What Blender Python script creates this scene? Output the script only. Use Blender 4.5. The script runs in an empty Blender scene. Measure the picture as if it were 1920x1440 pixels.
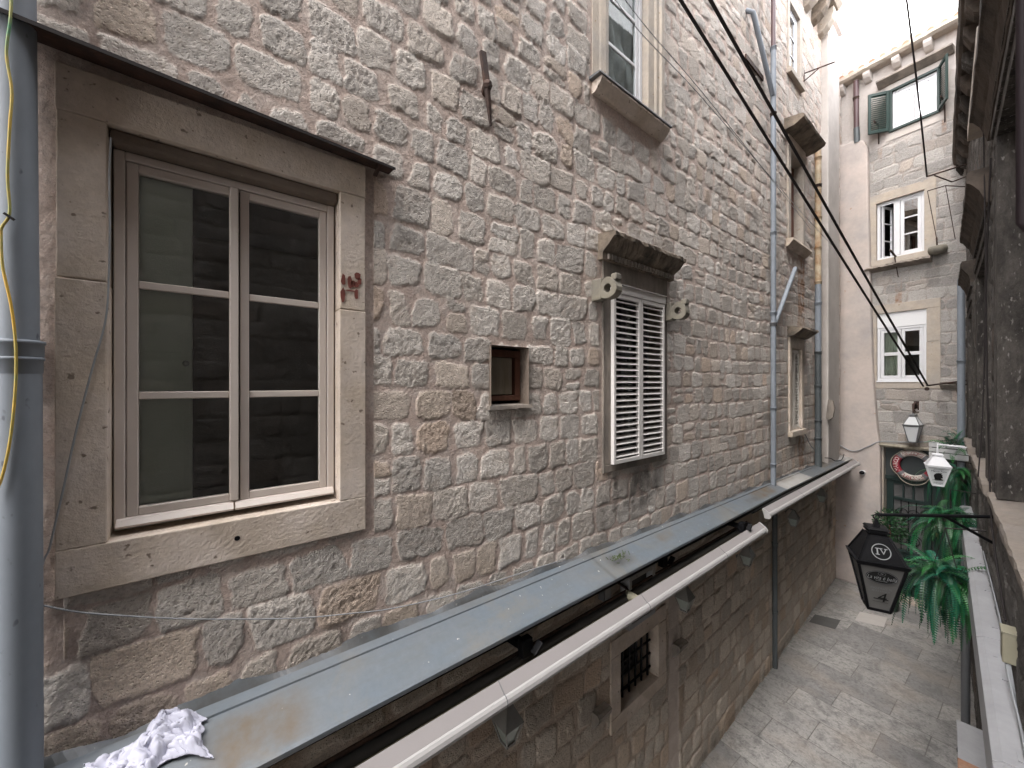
import bpy, math, random
import numpy as np
from mathutils import Vector, Matrix
PI = math.pi; RD = math.radians
random.seed(11)
scene = bpy.context.scene; COL = scene.collection
def V(x, y, z): return Vector((x, y, z))
# ------------------------------------------------------------------ survey of the alley (metres)
H = 4.6                       # eye height above the paving
FPX, CX, CY = 720.0, 960.0, 720.0
TH = math.atan2(910, 720); SN, CS = math.sin(TH), math.cos(TH)
def ray(px, py):
    k = (px - CX) / FPX
    return (-SN + CS * k, CS + SN * k, (CY - py) / FPX)
class Fr:                     # a wall: u along it, n out of it, z up
    def __init__(s, O, u, n): s.O, s.u, s.n = O, u, n
    def P(s, u, z, n=0.0):
        return Vector((s.O[0] + u * s.u[0] + n * s.n[0], s.O[1] + u * s.u[1] + n * s.n[1], z))
    def pix(s, px, py, off=0.0):
        r = ray(px, py)
        t = (off + s.O[0] * s.n[0] + s.O[1] * s.n[1]) / (r[0] * s.n[0] + r[1] * s.n[1])
        x, y = t * r[0] - s.O[0], t * r[1] - s.O[1]
        return x * s.u[0] + y * s.u[1], H + t * r[2]
    def U(s, px, off=0.0): return s.pix(px, 720, off)[0]
    def Z(s, px, py, off=0.0): return s.pix(px, py, off)[1]
LW = Fr((-2.3, 0), (0, 1), (1, 0))                       # upper stone wall
LO = Fr((-2.107, -.051), (-.0241, .9997), (.9997, .0241))  # lower wall under the ledge
EW = Fr((-2.39, 11.8), (.991, -.134), (-.134, -.991))    # house at the end
RW = Fr((.298, 0), (-.0572, .9984), (-.9984, -.0572))    # wall on the near side
def at(px, py, t):
    r = ray(px, py); return Vector((t * r[0], t * r[1], H + t * r[2]))
# ------------------------------------------------------------------ materials
def nd(nt, typ, **kw):
    n = nt.nodes.new(typ)
    for k, v in kw.items():
        if k in n.inputs: n.inputs[k].default_value = v
        else: setattr(n, k, v)
    return n
def newmat(name):
    m = bpy.data.materials.new(name); m.use_nodes = True
    nt = m.node_tree; b = nt.nodes['Principled BSDF']
    return m, nt, b
def mixc(nt, fac, a, b, mode='MIX'):
    n = nt.nodes.new('ShaderNodeMix'); n.data_type = 'RGBA'; n.blend_type = mode
    for s, v in ((0, fac), (6, a), (7, b)):
        if hasattr(v, 'is_output'): nt.links.new(v, n.inputs[s])
        elif s == 0: n.inputs[0].default_value = v
        else: n.inputs[s].default_value = (*v, 1) if len(v) == 3 else v
    return n.outputs[2]
def noise(nt, vec, scale, detail=4, rough=.6, dist=0):
    n = nd(nt, 'ShaderNodeTexNoise', Scale=scale, Detail=detail, Roughness=rough, Distortion=dist)
    if vec is not None: nt.links.new(vec, n.inputs['Vector'])
    return n.outputs['Fac']
def ramp(nt, fac, stops):
    n = nt.nodes.new('ShaderNodeValToRGB'); e = n.color_ramp.elements
    while len(e) < len(stops): e.new(.5)
    for i, (p, c) in enumerate(stops):
        e[i].position = p; e[i].color = (*c, 1) if not isinstance(c, (int, float)) else (c, c, c, 1)
    nt.links.new(fac, n.inputs[0]); return n.outputs[0]
def mth(nt, op, a, b=0.0, c=None, clamp=False):
    n = nt.nodes.new('ShaderNodeMath'); n.operation = op; n.use_clamp = clamp
    for i, v in enumerate((a, b) if c is None else (a, b, c)):
        if hasattr(v, 'is_output'): nt.links.new(v, n.inputs[i])
        else: n.inputs[i].default_value = v
    return n.outputs[0]
def coords(nt, kind='Object'):
    return nt.nodes.new('ShaderNodeTexCoord').outputs[kind]
def geo_pos(nt): return nt.nodes.new('ShaderNodeNewGeometry').outputs['Position']
def bump(nt, b, h, strength=.5, dist=.01):
    n = nd(nt, 'ShaderNodeBump', Strength=strength, Distance=dist)
    nt.links.new(h, n.inputs['Height']); nt.links.new(n.outputs[0], b.inputs['Normal'])
def pmat(name, col, rough=.6, metal=0.0, var=.25, vscale=6, bs=60, bst=.25, bd=.004, col2=None, spot=None, stretch=None):
    """base colour with two-scale mottling, optional second colour in patches, optional dark specks"""
    m, nt, b = newmat(name); p = coords(nt)
    if stretch:
        mp = nt.nodes.new('ShaderNodeMapping'); mp.inputs['Scale'].default_value = stretch
        nt.links.new(p, mp.inputs[0]); p = mp.outputs[0]
    n1 = noise(nt, p, vscale, 5); n2 = noise(nt, p, vscale * 7, 3)
    c = col
    if col2 is not None:
        c = mixc(nt, ramp(nt, noise(nt, p, vscale * .6, 6, .65), ((.42, 0.0), (.66, 1.0))), col, col2)
    v = mth(nt, 'ADD', mth(nt, 'MULTIPLY', mth(nt, 'SUBTRACT', n1, .5), var * 2), mth(nt, 'MULTIPLY_ADD', mth(nt, 'SUBTRACT', n2, .5), var, 1.0))
    cc = mixc(nt, 1.0, c, v, 'MULTIPLY')
    if spot:
        cc = mixc(nt, ramp(nt, noise(nt, p, spot[0], 2, .5), ((spot[1], 0.0), (spot[1] + .06, 1.0))), cc, spot[2])
    nt.links.new(cc, b.inputs['Base Color'])
    b.inputs['Roughness'].default_value = rough; b.inputs['Metallic'].default_value = metal
    if bst: bump(nt, b, noise(nt, p, bs, 5, .65), bst, bd)
    return m
def stone_mat(name, grey=(.585, .525, .47), light=(.68, .625, .575), warm=(.61, .50, .41), mortar=(.515, .405, .35), plaster=(.55, .47, .42), bst=.9, dirt=.0, dirtcol=(.09, .075, .06)):
    m, nt, b = newmat(name); p = geo_pos(nt)
    a1 = nd(nt, 'ShaderNodeAttribute', attribute_name='st'); a2 = nd(nt, 'ShaderNodeAttribute', attribute_name='sx')
    s1 = nt.nodes.new('ShaderNodeSeparateColor'); nt.links.new(a1.outputs['Color'], s1.inputs[0])
    s2 = nt.nodes.new('ShaderNodeSeparateColor'); nt.links.new(a2.outputs['Color'], s2.inputs[0])
    mask, tone, tint = s1.outputs; dark, rust, plas = s2.outputs; flat = a1.outputs['Alpha']
    nz = noise(nt, p, 9, 6, .65); nf = noise(nt, p, 55, 5, .7); nb = noise(nt, p, 1.3, 4)
    base = ramp(nt, tint, ((.0, grey), (.45, light), (.66, grey), (.78, tuple(.5 * w + .5 * g for w, g in zip(warm, light))), (.92, warm), (1, (warm[0] * 1.02, warm[1] * .97, warm[2] * .95))))
    pat = mixc(nt, ramp(nt, nz, ((.52, 0.0), (.72, .7))), base, (warm[0] * .9, warm[1] * .92, warm[2] * .95))
    tv = mth(nt, 'MULTIPLY_ADD', tone, .42, .72)
    tv = mth(nt, 'MULTIPLY', tv, ramp(nt, nf, ((.28, .5), (.42, .9), (.7, 1.15))))
    stone = mixc(nt, 1.0, pat, tv, 'MULTIPLY')
    mv = ramp(nt, nf, ((.3, .62), (.5, .86), (.7, 1.02))); mv = mth(nt, 'MULTIPLY', mv, mth(nt, 'MULTIPLY_ADD', nb, .5, .9))
    mort = mixc(nt, 1.0, mixc(nt, ramp(nt, nz, ((.45, 0.0), (.7, 1.0))), mortar, (mortar[0] * 1.1, mortar[1] * 1.2, mortar[2] * 1.25)), mv, 'MULTIPLY')
    mk = mth(nt, 'MULTIPLY', mask, mth(nt, 'MULTIPLY_ADD', ramp(nt, noise(nt, p, 5, 5, .6), ((.55, 0.0), (.75, 1.0))), -.3, 1.0))
    c = mixc(nt, mk, mort, stone)
    pl = mixc(nt, 1.0, mixc(nt, ramp(nt, noise(nt, p, 2.2, 6, .65), ((.4, 0.0), (.7, 1.0))), plaster, (plaster[0] * 1.05, plaster[1] * 1.08, plaster[2] * 1.1)), mth(nt, 'MULTIPLY_ADD', nz, .35, .82), 'MULTIPLY')
    c = mixc(nt, plas, c, pl)
    if dirt:
        c = mixc(nt, mth(nt, 'MULTIPLY', ramp(nt, noise(nt, p, 1.9, 7, .7, .6), ((.38, 0.0), (.68, 1.0))), dirt), c, dirtcol)
    c = mixc(nt, mth(nt, 'MULTIPLY', dark, ramp(nt, nz, ((.3, .35), (.6, 1.0)))), c, (.05, .043, .038))
    c = mixc(nt, mth(nt, 'MULTIPLY', rust, ramp(nt, nz, ((.38, .1), (.6, .9)))), c, (.27, .12, .045))
    nt.links.new(c, b.inputs['Base Color']); b.inputs['Roughness'].default_value = .92
    vor = nd(nt, 'ShaderNodeTexVoronoi', Scale=70.0); nt.links.new(p, vor.inputs['Vector'])
    pits = ramp(nt, vor.outputs['Distance'], ((.08, 0.0), (.4, 1.0)))
    hh = mth(nt, 'ADD', mth(nt, 'MULTIPLY', noise(nt, p, 42, 8, .75), 1.0), mth(nt, 'MULTIPLY', pits, mth(nt, 'MULTIPLY', mask, .4)))
    hh = mth(nt, 'ADD', hh, mth(nt, 'MULTIPLY', noise(nt, p, 160, 3, .6), .35))
    bump(nt, b, hh, bst, .02)
    return m
def glass_mat(name, tint=(.93, .97, .95), spec=1.0):
    m = bpy.data.materials.new(name); m.use_nodes = True; nt = m.node_tree; nt.nodes.clear()
    out = nt.nodes.new('ShaderNodeOutputMaterial')
    tr = nd(nt, 'ShaderNodeBsdfTransparent', Color=(*tint, 1)); gl = nd(nt, 'ShaderNodeBsdfGlossy', Roughness=.015, Color=(.95, .97, 1, 1))
    fr = nd(nt, 'ShaderNodeFresnel', IOR=1.6); mx = nt.nodes.new('ShaderNodeMixShader')
    fac = mth(nt, 'MULTIPLY_ADD', fr.outputs[0], 1.8 * spec, .02 if spec < 2 else (.4 if spec < 4 else .55), clamp=True)
    nt.links.new(fac, mx.inputs[0]); nt.links.new(tr.outputs[0], mx.inputs[1]); nt.links.new(gl.outputs[0], mx.inputs[2])
    nt.links.new(mx.outputs[0], out.inputs[0]); return m
def attr_mat(name, rough=.5, attr='col', bst=.0, sss=0):
    m, nt, b = newmat(name)
    a = nd(nt, 'ShaderNodeAttribute', attribute_name=attr); p = coords(nt)
    c = mixc(nt, 1.0, a.outputs['Color'], mth(nt, 'MULTIPLY_ADD', noise(nt, p, 40, 3), .6, .7), 'MULTIPLY')
    nt.links.new(c, b.inputs['Base Color']); b.inputs['Roughness'].default_value = rough
    return m
M = {}
M['wall'] = stone_mat('limestone_rubble')
M['lower'] = stone_mat('lower_rubble', grey=(.62, .55, .47), light=(.70, .62, .53), warm=(.60, .48, .37), mortar=(.50, .40, .32), dirt=.15, dirtcol=(.2, .155, .115))
M['end'] = stone_mat('end_house_stone', grey=(.385, .362, .342), light=(.43, .405, .383), warm=(.42, .37, .33), mortar=(.36, .318, .29), plaster=(.45, .405, .378))
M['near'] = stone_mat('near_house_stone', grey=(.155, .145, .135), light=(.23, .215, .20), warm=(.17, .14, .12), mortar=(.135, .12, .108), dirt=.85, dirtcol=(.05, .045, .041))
M['trim'] = pmat('cut_limestone', (.50, .415, .335), .85, var=.34, vscale=5, bs=48, bst=.7, bd=.008, col2=(.58, .50, .44), spot=(30, .68, (.2, .155, .12)))
M['trim_dirty'] = pmat('weathered_limestone', (.21, .165, .125), .9, var=.4, vscale=7, bs=40, bst=.7, bd=.012, col2=(.055, .047, .038))
M['trim_pale'] = pmat('pale_limestone', (.41, .35, .29), .85, var=.25, vscale=5, bs=45, bst=.5, bd=.008, col2=(.35, .315, .28), spot=(22, .70, (.25, .18, .11)))
M['pipe_black'] = pmat('near_black_pipe', (.018, .012, .014), .6, var=.2, bst=.05)
M['lantern_grey'] = pmat('weathered_grey_metal', (.24, .235, .22), .6, var=.3, bst=.1)
M['near_sill'] = pmat('worn_sill_stone', (.22, .185, .155), .9, var=.35, vscale=4, bs=30, bst=.7, bd=.012, col2=(.20, .175, .155))
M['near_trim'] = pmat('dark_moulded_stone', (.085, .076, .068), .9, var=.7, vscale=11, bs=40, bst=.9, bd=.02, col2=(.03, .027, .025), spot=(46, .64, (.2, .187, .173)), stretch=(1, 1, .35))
M['hood_dark'] = pmat('dark_limestone', (.085, .068, .056), .9, var=.4, vscale=4, bs=25, bst=.6, bd=.01, col2=(.035, .03, .026))  # hood and eave stone, dark brown-grey with darker patches
M['trim_grey'] = pmat('grey_limestone', (.27, .23, .195), .9, var=.4, vscale=5, bs=40, bst=.7, bd=.012, col2=(.12, .105, .092), stretch=(1, 1, .35))
M['plaster'] = pmat('pink_plaster', (.47, .405, .37), .9, var=.18, vscale=2.5, bs=30, bst=.3, bd=.006, col2=(.37, .335, .32), spot=(9, .72, (.36, .25, .19)))
M['plaster_white'] = pmat('pale_plaster', (.48, .44, .41), .9, var=.12, vscale=2.5, bs=30, bst=.2, bd=.004, col2=(.40, .362, .335))
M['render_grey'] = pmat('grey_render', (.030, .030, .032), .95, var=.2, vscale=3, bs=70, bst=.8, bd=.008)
M['cement'] = pmat('old_cement', (.16, .125, .10), .95, var=.3, vscale=6, bs=60, bst=.6, bd=.006, spot=(60, .70, (.28, .24, .2)))
M['pvc_beige'] = pmat('beige_window_paint', (.62, .55, .50), .45, var=.06, bst=.05, vscale=3)
M['white'] = pmat('white_paint', (.62, .62, .64), .45, var=.06, bst=.08, vscale=5)
M['white_warm'] = pmat('cream_paint', (.62, .58, .53), .5, var=.12, bst=.1, vscale=7)
M['louvre'] = pmat('white_shutter_paint', (.66, .63, .61), .45, var=.1, bst=.08, vscale=5)
M['green'] = pmat('green_shutter_paint', (.005, .023, .018), .5, var=.2, bst=.1)
M['pipe_grey'] = pmat('grey_pvc', (.185, .206, .235), .6, var=.2, vscale=3, bst=.04, spot=(30, .69, (.09, .10, .12)), stretch=(1, 1, .5))
M['pipe_dark'] = pmat('dark_grey_pvc', (.075, .085, .09), .5, var=.2, vscale=4, bst=.04)
M['pipe_brown'] = pmat('brown_pipe', (.075, .04, .043), .5, var=.15, vscale=4, bst=.04)
M['pipe_rust'] = pmat('rusty_yellow_pipe', (.46, .38, .27), .7, var=.3, vscale=6, bst=.3, col2=(.27, .14, .06))
M['iron'] = pmat('rusty_iron', (.035, .02, .016), .85, var=.5, vscale=14, bst=.6, bd=.006, col2=(.07, .034, .022))
M['black'] = pmat('black_iron', (.005, .005, .006), .5, var=.3, bst=.1)
M['rustsheet'] = pmat('rusted_sheet', (.22, .09, .045), .85, var=.5, vscale=5, bst=.3, col2=(.30, .19, .13))
M['alu'] = pmat('white_aluminium', (.37, .357, .352), .4, var=.08, bst=.03, vscale=2)
M['fabric'] = pmat('taupe_awning', (.25, .23, .228), .8, var=.07, bs=200, bst=.1, vscale=1.5)
M['olive'] = pmat('old_awning_fabric', (.085, .068, .038), .9, var=.4, vscale=3, bst=.2)
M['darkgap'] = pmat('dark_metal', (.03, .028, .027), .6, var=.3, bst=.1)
M['wood_old'] = pmat('old_brown_wood', (.13, .055, .035), .75, var=.4, vscale=5, bst=.4, stretch=(4, 4, .6))
M['wood_grey'] = pmat('old_painted_board', (.28, .25, .20), .8, var=.3, vscale=6, bst=.3, stretch=(5, 5, .5), col2=(.20, .175, .13))
M['glass_dim'] = glass_mat('dull_old_glass', (.8, .85, .84), .10)
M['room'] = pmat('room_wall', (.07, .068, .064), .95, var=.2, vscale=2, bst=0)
M['doorleaf'] = pmat('pale_green_door', (.88, .92, .84), .45, var=.08, vscale=2, bst=0)
M['curtain'] = pmat('pale_green_curtain', (.42, .46, .38), .9, var=.15, vscale=4, bst=0)
M['curtain_grey'] = pmat('grey_net_curtain', (.33, .33, .325), .9, var=.35, vscale=5, bst=0)
M['glass'] = glass_mat('window_glass'); M['glass_sky'] = glass_mat('reflecting_glass', (.75, .8, .82), 2.6); M['glass_bright'] = glass_mat('bright_glass', (.8, .85, .87), 4.2)
M['frosted'] = pmat('white_lamp_glass', (.56, .57, .58), .25, var=.04, bst=0)
M['smoked'] = pmat('grey_lamp_panel', (.105, .102, .098), .35, var=.15, vscale=2, bst=0)
M['lampglass'] = pmat('dim_lamp_glass', (.33, .37, .34), .25, var=.15, bst=0)
M['door'] = pmat('dark_green_door', (.016, .03, .028), .4, var=.2, bst=.1)
M['doorpanel'] = pmat('slate_panel', (.035, .042, .044), .6, var=.15, bst=.05)
M['doorglass'] = pmat('door_glass', (.10, .10, .10), .12, var=.2, bst=0)
M['brass'] = pmat('brass', (.5, .38, .2), .35, .8, bst=0)
M['red'] = pmat('red_paint', (.24, .018, .032), .5, var=.15, bst=.05)
M['buoy'] = pmat('buoy_white', (.50, .46, .42), .6, var=.15, vscale=8, bst=.05)
M['strap'] = pmat('grey_strap', (.14, .14, .145), .8, var=.1, bst=.1)
M['redtext'] = pmat('red_lettering', (.22, .03, .035), .6, var=.05, bst=0)
M['whitetext'] = pmat('white_lettering', (.7, .68, .66), .6, var=.05, bst=0)
M['greytext'] = pmat('grey_lettering', (.20, .205, .21), .6, var=.05, bst=0)
M['blacktext'] = pmat('black_lettering', (.012, .012, .012), .6, var=.05, bst=0)
M['rope'] = pmat('grubby_rope', (.42, .37, .30), .9, var=.2, bst=.2)
M['wire_grey'] = pmat('grey_cable', (.26, .27, .28), .6, var=.1, bst=0)
M['wire_dark'] = pmat('black_cable', (.022, .018, .018), .6, var=.1, bst=0)
M['wire_yellow'] = pmat('yellow_cable', (.55, .33, .04), .5, var=.1, bst=0, col2=(.02, .22, .12), vscale=3.5)
M['cloth'] = pmat('white_cloth', (.43, .43, .51), .95, var=.1, vscale=12, bs=160, bst=.25, bd=.002)
M['box'] = pmat('khaki_plastic', (.27, .25, .18), .55, var=.1, bst=.03)
M['beam'] = pmat('grey_painted_steel', (.30, .30, .31), .5, var=.18, vscale=4, bst=.06, spot=(14, .73, (.2, .2, .2)))
M['steel_dark'] = pmat('dark_painted_steel', (.11, .112, .118), .5, var=.15, bst=.05)
M['planter'] = pmat('painted_slats', (.50, .50, .50), .6, var=.1, bst=.1)
M['tile'] = pmat('roof_tile', (.42, .26, .18), .85, var=.3, vscale=6, bst=.3, col2=(.5, .40, .33))
M['fern'] = attr_mat('fern_leaf', .45); M['leaf'] = attr_mat('shrub_leaf', .5)
M['pot'] = pmat('dark_pot', (.05, .045, .04), .7, bst=.1)
M['basin'] = pmat('mossy_stone', (.17, .155, .13), .9, var=.3, vscale=8, bst=.5, col2=(.19, .17, .13))
M['manhole'] = pmat('cast_iron_cover', (.085, .083, .08), .65, var=.25, bs=90, bst=.6)
M['slab_pale'] = pmat('pale_cover_slab', (.42, .39, .365), .7, var=.12, bst=.2)
M['painted_red'] = pmat('red_paint_mark', (.15, .04, .028), .85, var=.4, vscale=20, bst=.2)
M['roller'] = pmat('shutter_box_white', (.68, .68, .69), .5, var=.04, bst=0)
for k_, v_ in (('black', .15), ('pipe_black', .2), ('near_trim', .2), ('hood_dark', .2), ('near', .2), ('render_grey', .2), ('blacktext', .1), ('smoked', .3), ('wire_dark', .2)): M[k_].node_tree.nodes['Principled BSDF'].inputs['Specular IOR Level'].default_value = v_
def zinc():
    m, nt, b = newmat('zinc_flashing'); p = geo_pos(nt)
    at_ = nd(nt, 'ShaderNodeAttribute', attribute_name='sx'); s = nt.nodes.new('ShaderNodeSeparateColor'); nt.links.new(at_.outputs['Color'], s.inputs[0])
    c = mixc(nt, ramp(nt, noise(nt, p, 2.5, 6, .6), ((.35, 0.0), (.7, 1.0))), (.12, .145, .17), (.145, .158, .17))
    c = mixc(nt, 1.0, c, mth(nt, 'MULTIPLY_ADD', noise(nt, p, 30, 4), .3, .85), 'MULTIPLY')
    mp = nt.nodes.new('ShaderNodeMapping'); mp.inputs['Scale'].default_value = (9, 1.6, 4); nt.links.new(p, mp.inputs[0])
    c = mixc(nt, ramp(nt, noise(nt, mp.outputs[0], 2.0, 7, .7, .4), ((.46, 0.0), (.72, .55))), c, (.12, .125, .122))
    c = mixc(nt, ramp(nt, noise(nt, p, 1.7, 7, .7, .6), ((.52, 0.0), (.72, .6))), c, (.19, .165, .125))
    c = mixc(nt, ramp(nt, noise(nt, p, 26, 2, .5), ((.735, 0.0), (.76, .8))), c, (.55, .53, .48))
    c = mixc(nt, s.outputs[2], c, mixc(nt, noise(nt, p, 6, 5), (.42, .43, .44), (.33, .30, .26)))
    nz = noise(nt, p, 7, 6, .65)
    c = mixc(nt, mth(nt, 'MULTIPLY', s.outputs[1], ramp(nt, nz, ((.3, .2), (.62, 1.0)))), c, (.12, .085, .05))
    c = mixc(nt, mth(nt, 'MULTIPLY', s.outputs[0], ramp(nt, nz, ((.3, .3), (.6, 1.0)))), c, (.075, .07, .065))
    nt.links.new(c, b.inputs['Base Color']); b.inputs['Roughness'].default_value = .42; b.inputs['Metallic'].default_value = .15
    bump(nt, b, noise(nt, p, 8, 3), .12, .02)
    return m
M['zinc'] = zinc()
def paving():
    m, nt, b = newmat('limestone_paving'); p = geo_pos(nt)
    mp = nt.nodes.new('ShaderNodeMapping'); mp.inputs['Rotation'].default_value = (0, 0, RD(3)); nt.links.new(p, mp.inputs[0]); q = mp.outputs[0]
    br = nd(nt, 'ShaderNodeTexBrick', Color1=(.335, .32, .302, 1), Color2=(.185, .18, .178, 1), Mortar=(.15, .138, .125, 1), Scale=1.0, offset=.43, squash=1.0)
    br.inputs['Mortar Size'].default_value = .006; br.inputs['Brick Width'].default_value = .92; br.inputs['Row Height'].default_value = .46; br.inputs['Bias'].default_value = -.2
    br.inputs['Mortar Smooth'].default_value = .3
    nt.links.new(q, br.inputs['Vector'])
    c = br.outputs['Color']
    c = mixc(nt, ramp(nt, noise(nt, p, 4.2, 9, .78, .5), ((.47, 0.0), (.60, .7))), c, (.15, .146, .142))
    c = mixc(nt, ramp(nt, noise(nt, p, 16, 8, .8, .3), ((.50, 0.0), (.64, .75))), c, (.10, .098, .096))
    c = mixc(nt, ramp(nt, noise(nt, p, 1.5, 6, .6), ((.5, 0.0), (.7, .5))), c, (.33, .28, .235))
    c = mixc(nt, 1.0, c, mth(nt, 'MULTIPLY_ADD', noise(nt, p, 35, 6, .7), .8, .6), 'MULTIPLY')
    nt.links.new(c, b.inputs['Base Color']); b.inputs['Roughness'].default_value = .5
    hh = mth(nt, 'ADD', mth(nt, 'MULTIPLY', br.outputs['Fac'], -1.0), mth(nt, 'MULTIPLY', noise(nt, p, 40, 6, .7), .5))
    bump(nt, b, hh, .5, .006)
    return m
M['paving'] = paving()
# ------------------------------------------------------------------ mesh building
WL = {}
class MB:
    def __init__(s): s.v = []; s.f = []; s.sm = []
    def add(s, vs, fs, smooth=False):
        o = len(s.v); s.v += [Vector(v) for v in vs]
        for f in fs: s.f.append([i + o for i in f]); s.sm.append(smooth)
        return s
    def hexa(s, p):        # p: 4 bottom then 4 top, same winding
        return s.add(p, [(0, 3, 2, 1), (4, 5, 6, 7), (0, 1, 5, 4), (1, 2, 6, 5), (2, 3, 7, 6), (3, 0, 4, 7)])
    def box(s, F, u0, u1, z0, z1, n0, n1):
        return s.hexa([F.P(u0, z0, n0), F.P(u1, z0, n0), F.P(u1, z0, n1), F.P(u0, z0, n1), F.P(u0, z1, n0), F.P(u1, z1, n0), F.P(u1, z1, n1), F.P(u0, z1, n1)])
    def obox(s, c, ax, ay, az, hx, hy, hz):
        ax, ay, az = Vector(ax).normalized() * hx, Vector(ay).normalized() * hy, Vector(az).normalized() * hz; c = Vector(c)
        return s.hexa([c - ax - ay - az, c + ax - ay - az, c + ax + ay - az, c - ax + ay - az, c - ax - ay + az, c + ax - ay + az, c + ax + ay + az, c - ax + ay + az])
    def bar(s, a, b, w, h, up=(0, 0, 1)):
        a, b = Vector(a), Vector(b); d = (b - a); L = d.length; d.normalize(); up = Vector(up)
        sd = d.cross(up)
        if sd.length < 1e-4: sd = d.cross(Vector((1, 0, 0)))
        sd.normalize(); u2 = sd.cross(d)
        return s.obox((a + b) / 2, d, sd, u2, L / 2, w / 2, h / 2)
    def tube(s, pts, r, seg=8, smooth=True, closed=False):
        pts = [Vector(p) for p in pts]; n = len(pts); rs = r if isinstance(r, (list, tuple)) else [r] * n
        o = len(s.v); prev = None
        for i, p in enumerate(pts):
            if closed: d = pts[(i + 1) % n] - pts[i - 1]
            else: d = pts[min(i + 1, n - 1)] - pts[max(i - 1, 0)]
            d = d.normalized() if d.length > 1e-9 else Vector((0, 0, 1))
            if prev is None:
                a = d.cross(Vector((0, 0, 1)))
                if a.length < 1e-3: a = d.cross(Vector((1, 0, 0)))
            else: a = prev - d * prev.dot(d)
            a.normalize(); prev = a; b = d.cross(a)
            for k in range(seg):
                t = 2 * PI * k / seg
                s.v.append(p + (a * math.cos(t) + b * math.sin(t)) * rs[i])
        rng = n if closed else n - 1
        for i in range(rng):
            j = (i + 1) % n
            for k in range(seg):
                k2 = (k + 1) % seg
                s.f.append([o + i * seg + k, o + i * seg + k2, o + j * seg + k2, o + j * seg + k]); s.sm.append(smooth)
        if not closed:
            for a0, rv in ((o, True), (o + (n - 1) * seg, False)):
                q = len(s.v); s.v += [s.v[a0 + k].copy() for k in range(seg)]; l = [q + k for k in range(seg)]; s.f.append(l[::-1] if rv else l); s.sm.append(False)
        return s
    def prism(s, F, poly, n0, n1):
        k = len(poly)
        return s.add([F.P(u, z, n0) for u, z in poly] + [F.P(u, z, n1) for u, z in poly],
                     [list(range(k))[::-1], list(range(k, 2 * k))] + [(i, (i + 1) % k, k + (i + 1) % k, k + i) for i in range(k)])
    def mould(s, F, prof, u0, u1, seg=1, jit=0.0):     # prof: (n, z) outline swept along u
        k = len(prof); o = len(s.v)
        for i in range(seg + 1):
            u = u0 + (u1 - u0) * i / seg
            for n, z in prof:
                j = jit if n > .03 else 0
                s.v.append(F.P(u + random.uniform(-j, j) * .5, z + random.uniform(-j, j), n + random.uniform(-j, j)))
        for i in range(seg):
            for q in range(k):
                q2 = (q + 1) % k
                s.f.append([o + i * k + q, o + (i + 1) * k + q, o + (i + 1) * k + q2, o + i * k + q2]); s.sm.append(False)
        s.f.append([o + q for q in range(k)]); s.sm.append(False)
        s.f.append([o + seg * k + q for q in range(k)][::-1]); s.sm.append(False)
        return s
    def lathe(s, c, prof, seg=16, smooth=True, axis=(0, 0, 1)):
        ax = Vector(axis).normalized(); a = ax.cross(Vector((0, 1, .01))).normalized(); b = ax.cross(a); o = len(s.v); c = Vector(c)
        for r, z in prof:
            for k in range(seg):
                t = 2 * PI * k / seg; s.v.append(c + ax * z + (a * math.cos(t) + b * math.sin(t)) * max(r, 1e-4))
        for i in range(len(prof) - 1):
            for k in range(seg):
                k2 = (k + 1) % seg
                s.f.append([o + i * seg + k, o + i * seg + k2, o + (i + 1) * seg + k2, o + (i + 1) * seg + k]); s.sm.append(smooth)
        for a0, rv in ((o, True), (o + (len(prof) - 1) * seg, False)):
            q = len(s.v); s.v += [s.v[a0 + k].copy() for k in range(seg)]; l = [q + k for k in range(seg)]; s.f.append(l[::-1] if rv else l); s.sm.append(False)
        return s
    def build(s, name, mat, parent=None, bevel=0.0, loc=None, cols=None):
        if parent is not None: base = WL[parent]
        elif loc is not None: base = Vector(loc)
        else:
            lo = [min(v[i] for v in s.v) for i in range(3)]; hi = [max(v[i] for v in s.v) for i in range(3)]
            base = V((lo[0] + hi[0]) / 2, (lo[1] + hi[1]) / 2, lo[2])
        me = bpy.data.meshes.new(name); me.from_pydata([tuple(v - base) for v in s.v], [], s.f)
        me.polygons.foreach_set('use_smooth', s.sm)
        if cols is not None:
            ca = me.color_attributes.new('col', 'FLOAT_COLOR', 'POINT'); ca.data.foreach_set('color', np.asarray(cols, 'f').ravel())
        me.materials.append(M[mat] if isinstance(mat, str) else mat); me.update()
        o = bpy.data.objects.new(name, me); COL.objects.link(o); WL[o] = base
        if parent is not None: o.parent = parent
        else: o.location = base
        if bevel:
            b = o.modifiers.new('bevel', 'BEVEL'); b.width = bevel; b.segments = 2; b.limit_method = 'ANGLE'; b.angle_limit = RD(40)
        return o
def tag(o, label, cat, group=None, kind=None):
    o['label'] = label; o['category'] = cat
    if group: o['group'] = group
    if kind: o['kind'] = kind
    return o
def thing(name, label, cat, loc, group=None):
    o = bpy.data.objects.new(name, None); COL.objects.link(o); o.empty_display_size = .1
    o.location = loc; WL[o] = Vector(loc); return tag(o, label, cat, group)
def copy_tree(root, loc, label, rotz=0.0):
    r = root.copy(); COL.objects.link(r); r.location = loc; r.rotation_euler = (0, 0, rotz); r['label'] = label
    for ch in list(root.children):
        c = ch.copy(); COL.objects.link(c); c.parent = r
        for g in list(ch.children):
            d = g.copy(); COL.objects.link(d); d.parent = c
    return r
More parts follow.
